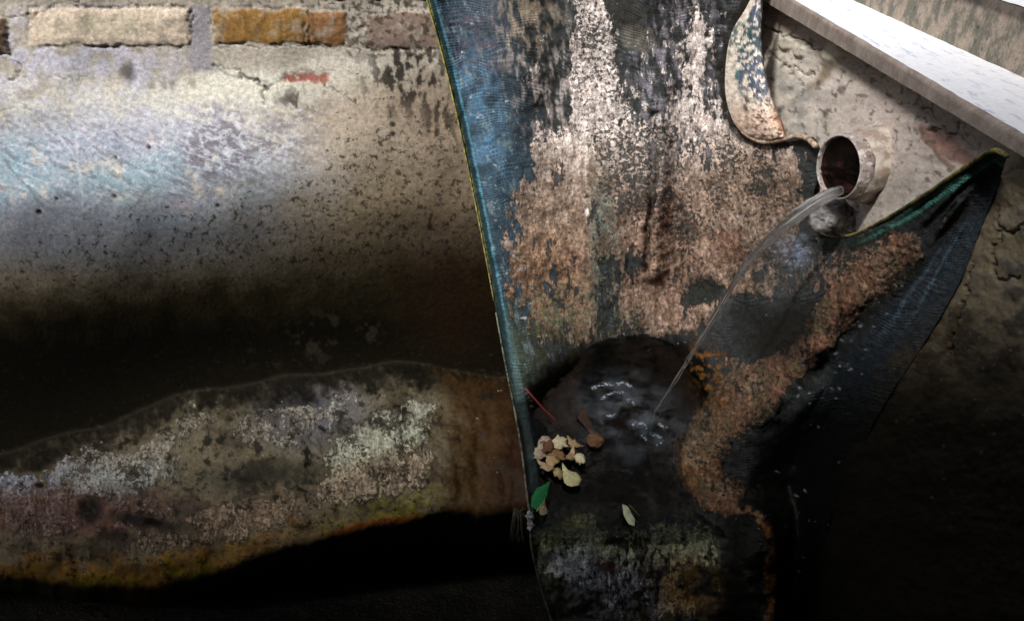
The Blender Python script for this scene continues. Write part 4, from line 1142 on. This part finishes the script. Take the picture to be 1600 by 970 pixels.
# ------------------------------------------------------------------ ground far below the cloth
k = N('wet_mud'); n1 = k.noise(14, 6, .7); n2 = k.noise(120, 5, .7)
c = k.mixc(k.ramp(n1, .4, .65), (.004, .0038, .0025), (.014, .012, .006)); k.l(c, k.b.inputs['Base Color'])
k.b.inputs['Roughness'].default_value = .5; k.l(k.bump(n2, .6, .004, k.bump(n1, .6, .02)), k.b.inputs['Normal'])
gx, gy = np.meshgrid(np.linspace(-3.2, 3.2, 160), np.linspace(-3.2, 1.0, 110))
gz = .02 + .012 * fbm(gx * 100, gy * 100, 30, 4, 501)
GZ = .15
ground = link('ground', grid_mesh('ground', np.stack([gx, gy, gz + GZ], -1)), k.m)
tag(ground, kind='structure')
# unseen slab added behind the camera to block low light
def slab(name, x0, y0, z0, x1, y1, z1, mat, n=24):
    bm = bmesh.new(); bmesh.ops.create_cube(bm, size=1)
    for v_ in bm.verts:
        v_.co = Vector((x0 + (v_.co.x + .5) * (x1 - x0), y0 + (v_.co.y + .5) * (y1 - y0), z0 + (v_.co.z + .5) * (z1 - z0)))
    bmesh.ops.bevel(bm, geom=bm.edges[:], offset=.01, segments=2, affect='EDGES')
    me = bpy.data.meshes.new(name); bm.to_mesh(me); bm.free()
    return link(name, me, mat, smooth=False)
M_BLOCKER = mat_plain('blocker_brown', (.10, .085, .07), .9, .3, 60, .003)
BLOCKER = slab('light_blocker', -3.2, CY - 1.15, .1, 3.2, CY - .95, 3.40, M_BLOCKER)
tag(BLOCKER, 'unseen brown slab added behind the camera to block light', 'wall')

# ------------------------------------------------------------------ stone under the pipe, pebbles
def stone(name, c, rx, ry, rz, mat, seed, lump=.18, sub=4):
    bm = bmesh.new(); bmesh.ops.create_icosphere(bm, subdivisions=sub, radius=1)
    rng = np.random.RandomState(seed); o = rng.uniform(0, 99, 3)
    from mathutils import noise as mn
    for v_ in bm.verts:
        d = 1 + lump * mn.fractal(v_.co * 1.3 + Vector(o), 1.0, 2.0, 4)
        v_.co = Vector((v_.co.x * rx * d, v_.co.y * ry * d, v_.co.z * rz * d))
    me = bpy.data.meshes.new(name); bm.to_mesh(me); bm.free()
    o_ = link(name, me, mat); o_.location = c; return o_
M_STONE = mat_plain('lime_stone', S(140, 136, 134), .4, .5, 260, .003, col2=S(78, 74, 70))
M_PEB = mat_plain('pebble', S(214, 196, 180), .6, .25, 300, .001)
s0 = stone('stone', V3(at_d(1306, 342, .635)), .022, .016, .0135, M_STONE, 3, .42, 5)
tag(s0, 'rounded grey lime-coated lump lodged in the cloth below the pipe mouth', 'stone')
def ground_at(px, py): return V3(at_z(px, py, GZ + .03))
for i, (px_, py_, r, lab, mt) in enumerate(((515, 873, .011, 'small round pale pebble in the dark hollow under the mossy ledge', M_PEB),
                                    (328, 913, .014, 'rough pinkish lump of rubble on the dark ground, left of the pebble', mat_plain('rubble_piece', S(208, 168, 150), .9, .3, 200, .002)))):
    st_ = stone('pebble' if i == 0 else 'rubble_piece', V3(at_d(px_, py_, 1.10)), r, r, r * .85, mt, 20 + i, .3 if i else .12)
    tag(st_, lab, 'stone')

# ------------------------------------------------------------------ floating debris
def lvl(px, py, dz=.0015): return V3(at_z(px, py, ZP + dz))
def leaf(name, outline, col, label, cat, dz=.002, dome=.0015, curl=0.0, seed=1, col2=None, rough=.5, th=.0005, parent=None, mat=None):
    """flat or cupped piece from an outline; sits at the water level"""
    rng = random.Random(seed)
    pts = [lvl(x, y, dz) for x, y in outline]
    out_ = []
    n = len(pts)
    c = sum(pts, Vector()) / n
    scl = rng.uniform(.95, 1.6) if name == 'leaf_scrap' else 1.0
    jit = .26 if name == 'leaf_scrap' else .05
    pts = [c + (p - c) * scl for p in pts]
    for i in range(n):
        a, b = pts[i], pts[(i + 1) % n]
        for t_ in (0, .25, .5, .75):
            q_ = a.lerp(b, t_); out_.append(c + (q_ - c) * (1 + rng.uniform(-jit, jit * .6)))
    bm = bmesh.new(); rings = []
    R = 5
    mx = max((p - c).length for p in out_)
    ax_ = Vector((rng.uniform(-1, 1), rng.uniform(-1, 1), 0)).normalized()
    for r in range(1, R + 1):
        f = r / R; ring = []
        for p in out_:
            q_ = c.lerp(p, f); dd = (q_ - c).dot(ax_) / mx
            q_.z += dome * (1 - f * f) + curl * dd * dd * f + rng.uniform(-.0006, .0006)
            ring.append(bm.verts.new(q_))
        rings.append(ring)
    cv = bm.verts.new(c + Vector((0, 0, dome)))
    m_ = len(out_)
    for i in range(m_):
        bm.faces.new((cv, rings[0][i], rings[0][(i + 1) % m_]))
        for r in range(R - 1):
            bm.faces.new((rings[r][i], rings[r + 1][i], rings[r + 1][(i + 1) % m_], rings[r][(i + 1) % m_]))
    bmesh.ops.recalc_face_normals(bm, faces=bm.faces)
    me = bpy.data.meshes.new(name); bm.to_mesh(me); bm.free()
    o_ = link(name, me, mat or mat_plain(name, col, rough * .7, .25, 240, .0006, col2=col2), parent)
    s_ = o_.modifiers.new('thickness', 'SOLIDIFY'); s_.thickness = th
    if label: tag(o_, label, cat, 'leaves and scraps caught in the pool' if cat != 'twig' else None)
    return o_
G = leaf('green_leaf', [(860, 752), (856, 772), (850, 788), (838, 799), (830, 790), (830, 775), (838, 763), (850, 757)], S(14, 120, 62), 'bright green leaf wedged against the left rim of the cloth pool', 'leaf', dz=.012, dome=.002, curl=.003, rough=.35, seed=2)
leaf('pale_leaf', [(878, 720), (886, 733), (902, 738), (909, 748), (905, 757), (892, 760), (881, 754), (879, 740)], S(222, 216, 160), 'large pale yellow leaf at the lower right of the floating litter', 'leaf', dz=.006, dome=.002, seed=3)
leaf('pale_leaf', [(972, 787), (979, 788), (986, 800), (993, 812), (991, 821), (982, 818), (974, 803)], S(206, 214, 172), 'narrow pale leaf lying alone at the front edge of the pool', 'leaf', dz=.006, dome=.001, seed=4)
SC = [
 ('leaf_scrap', [(842, 690), (848, 680), (858, 682), (859, 690), (850, 692)], S(190, 166, 150), 'small pinkish scrap at the top left of the floating litter'),
 ('leaf_scrap', [(864, 690), (872, 682), (884, 688), (886, 696), (874, 700), (862, 699)], S(222, 208, 168), 'pale cream scrap at the top of the floating litter'),
 ('leaf_scrap', [(888, 690), (898, 690), (910, 698), (905, 702), (892, 698)], S(170, 144, 106), 'thin tan scrap at the top right of the floating litter'),
 ('leaf_scrap', [(898, 712), (906, 705), (915, 710), (915, 720), (906, 723)], S(222, 212, 170), 'cream square scrap at the right end of the floating litter'),
 ('leaf_scrap', [(852, 704), (866, 700), (880, 706), (886, 716), (872, 722), (856, 716)], S(150, 116, 80), 'large curled tan leaf in the middle of the floating litter'),
 ('leaf_scrap', [(836, 708), (844, 703), (849, 712), (844, 720), (837, 718)], S(190, 174, 150), 'small greyish scrap against the left rim of the pool'),
 ('leaf_scrap', [(862, 731), (872, 729), (880, 736), (879, 743), (868, 741)], S(184, 168, 116), 'pale wedge-shaped scrap tucked beside the big yellow leaf'),
 ('leaf_scrap', [(842, 722), (852, 724), (864, 732), (858, 736), (846, 730)], S(196, 164, 126), 'tan strip at the lower left of the floating litter'),
 ('leaf_scrap', [(884, 712), (896, 706), (900, 716), (890, 724), (882, 722)], S(176, 148, 104), 'dull tan scrap between the curled leaf and the cream square one'),
 ('leaf_scrap', [(856, 714), (868, 712), (874, 720), (864, 727), (854, 724)], S(196, 168, 120), 'pale flake lying on the large curled tan leaf'),
 ('leaf_scrap', [(844, 694), (856, 693), (862, 700), (852, 706), (843, 702)], S(120, 84, 60), 'dark brown scrap just under the pinkish one'),
 ('leaf_scrap', [(843, 798), (850, 792), (858, 800), (856, 808), (846, 809)], S(150, 134, 104), 'ragged buff scrap just below the green leaf'),
]
for i, (nm, ol, c_, lb) in enumerate(SC):
    leaf(nm, ol, c_, lb, 'leaf scrap', dz=.003 + .0018 * (i % 4) + (.004 if i == 9 else 0) + (.010 if i == 11 else 0), dome=.003, curl=.009 * ((i * 7) % 3 - .6), seed=10 + i, th=.0006)
# seed pod, brown tongue of bark
pod = stone('seed_pod', lvl(930, 688, .003), .009, .012, .005, mat_plain('seed_pod', S(150, 118, 78), .6, .3, 150, .001, col2=S(96, 66, 40)), 31, .25)
tag(pod, 'tan seed pod floating between the litter and the froth', 'seed pod', 'leaves and scraps caught in the pool')
leaf('bark_piece', [(905, 640), (914, 636), (920, 650), (926, 665), (930, 678), (922, 676), (912, 664), (902, 652)], S(60, 42, 28), 'ragged brown bark piece above the seed pod', 'bark', dz=.002, dome=.001, seed=41)
# red twig
tw = [V3(at_z(820, 606, ZP + .05)), V3(at_z(834, 621, ZP + .038)), V3(at_z(848, 637, ZP + .025)), V3(at_z(863, 651, ZP + .012)), V3(at_z(878, 666, ZP + .002))]
tg = link('twig', tube_mesh('twig', tw, [.0013, .0012, .0012, .001, .0006], 7), mat_plain('red_twig', S(132, 58, 48), .5, .2, 200, .0004))
tag(tg, 'thin red-brown twig leaning from the cloth rim into the pool', 'twig')
tw = [lvl(984, 789, .004), lvl(992, 797, .004), lvl(1000, 806, .003)]
tg = link('twig', tube_mesh('twig', tw, [.0012, .0009, .0006], 6), mat_plain('brown_twig', S(92, 66, 44), .6, .2, 200, .0004))
tag(tg, 'tiny brown stalk beside the narrow pale leaf', 'twig')
tw = [lvl(839, 798, .014), lvl(845, 790, .015), lvl(850, 783, .016)]
link('petiole', tube_mesh('petiole', tw, [.0012, .001, .0006], 6), mat_plain('petiole', S(150, 170, 90), .5, .2, 200, .0003), G)
# tuft of roots hanging by the left rim, with white crumbs on the rim
rng = random.Random(77)
bm = bmesh.new()
me_all = []
verts = []; faces = []
base = V3(at_d(811, 800, .58))
for i in range(60):
    p = base + Vector((rng.uniform(-.006, .006), rng.uniform(-.006, .006), rng.uniform(-.002, .004)))
    pts_ = [p]
    d = Vector((rng.uniform(-.2, .1), rng.uniform(-.12, .12), -1)).normalized()
    for s_ in range(6):
        d = (d + Vector((rng.uniform(-.16, .16), rng.uniform(-.16, .16), -.25))).normalized()
        p = p + d * rng.uniform(.004, .009); pts_.append(p)
    m_ = tube_mesh('r', pts_, [.0007, .0006, .0006, .0005, .0004, .0003, .0002], 5)
    bm.from_mesh(m_); bpy.data.meshes.remove(m_)
me = bpy.data.meshes.new('root_tuft'); bm.to_mesh(me); bm.free()
o_ = link('root_tuft', me, mat_plain('root_fibres', S(80, 78, 66), .7, .3, 200, .0003))
tag(o_, 'small grey-brown tuft of roots hanging at the left rim of the cloth', 'roots')
for px_, py_, r, lb in ((827, 806, .0035, 'upper white lime crumb on the left cloth rim'), (829, 821, .003, 'lower white lime crumb on the left cloth rim')):
    d_ = float(cloth_D(np.array([px_ * 1.0]), np.array([py_ * 1.0]))[0]) - .003
    c_ = stone('lime_crumb', V3(at_d(px_, py_, d_)), r, r, r * 1.2, mat_plain('lime_crumb', S(168, 164, 158), .8, .4, 300, .0006), px_, .9, 4)
    tag(c_, lb, 'lime crumb', 'lime crumbs on the cloth rim')
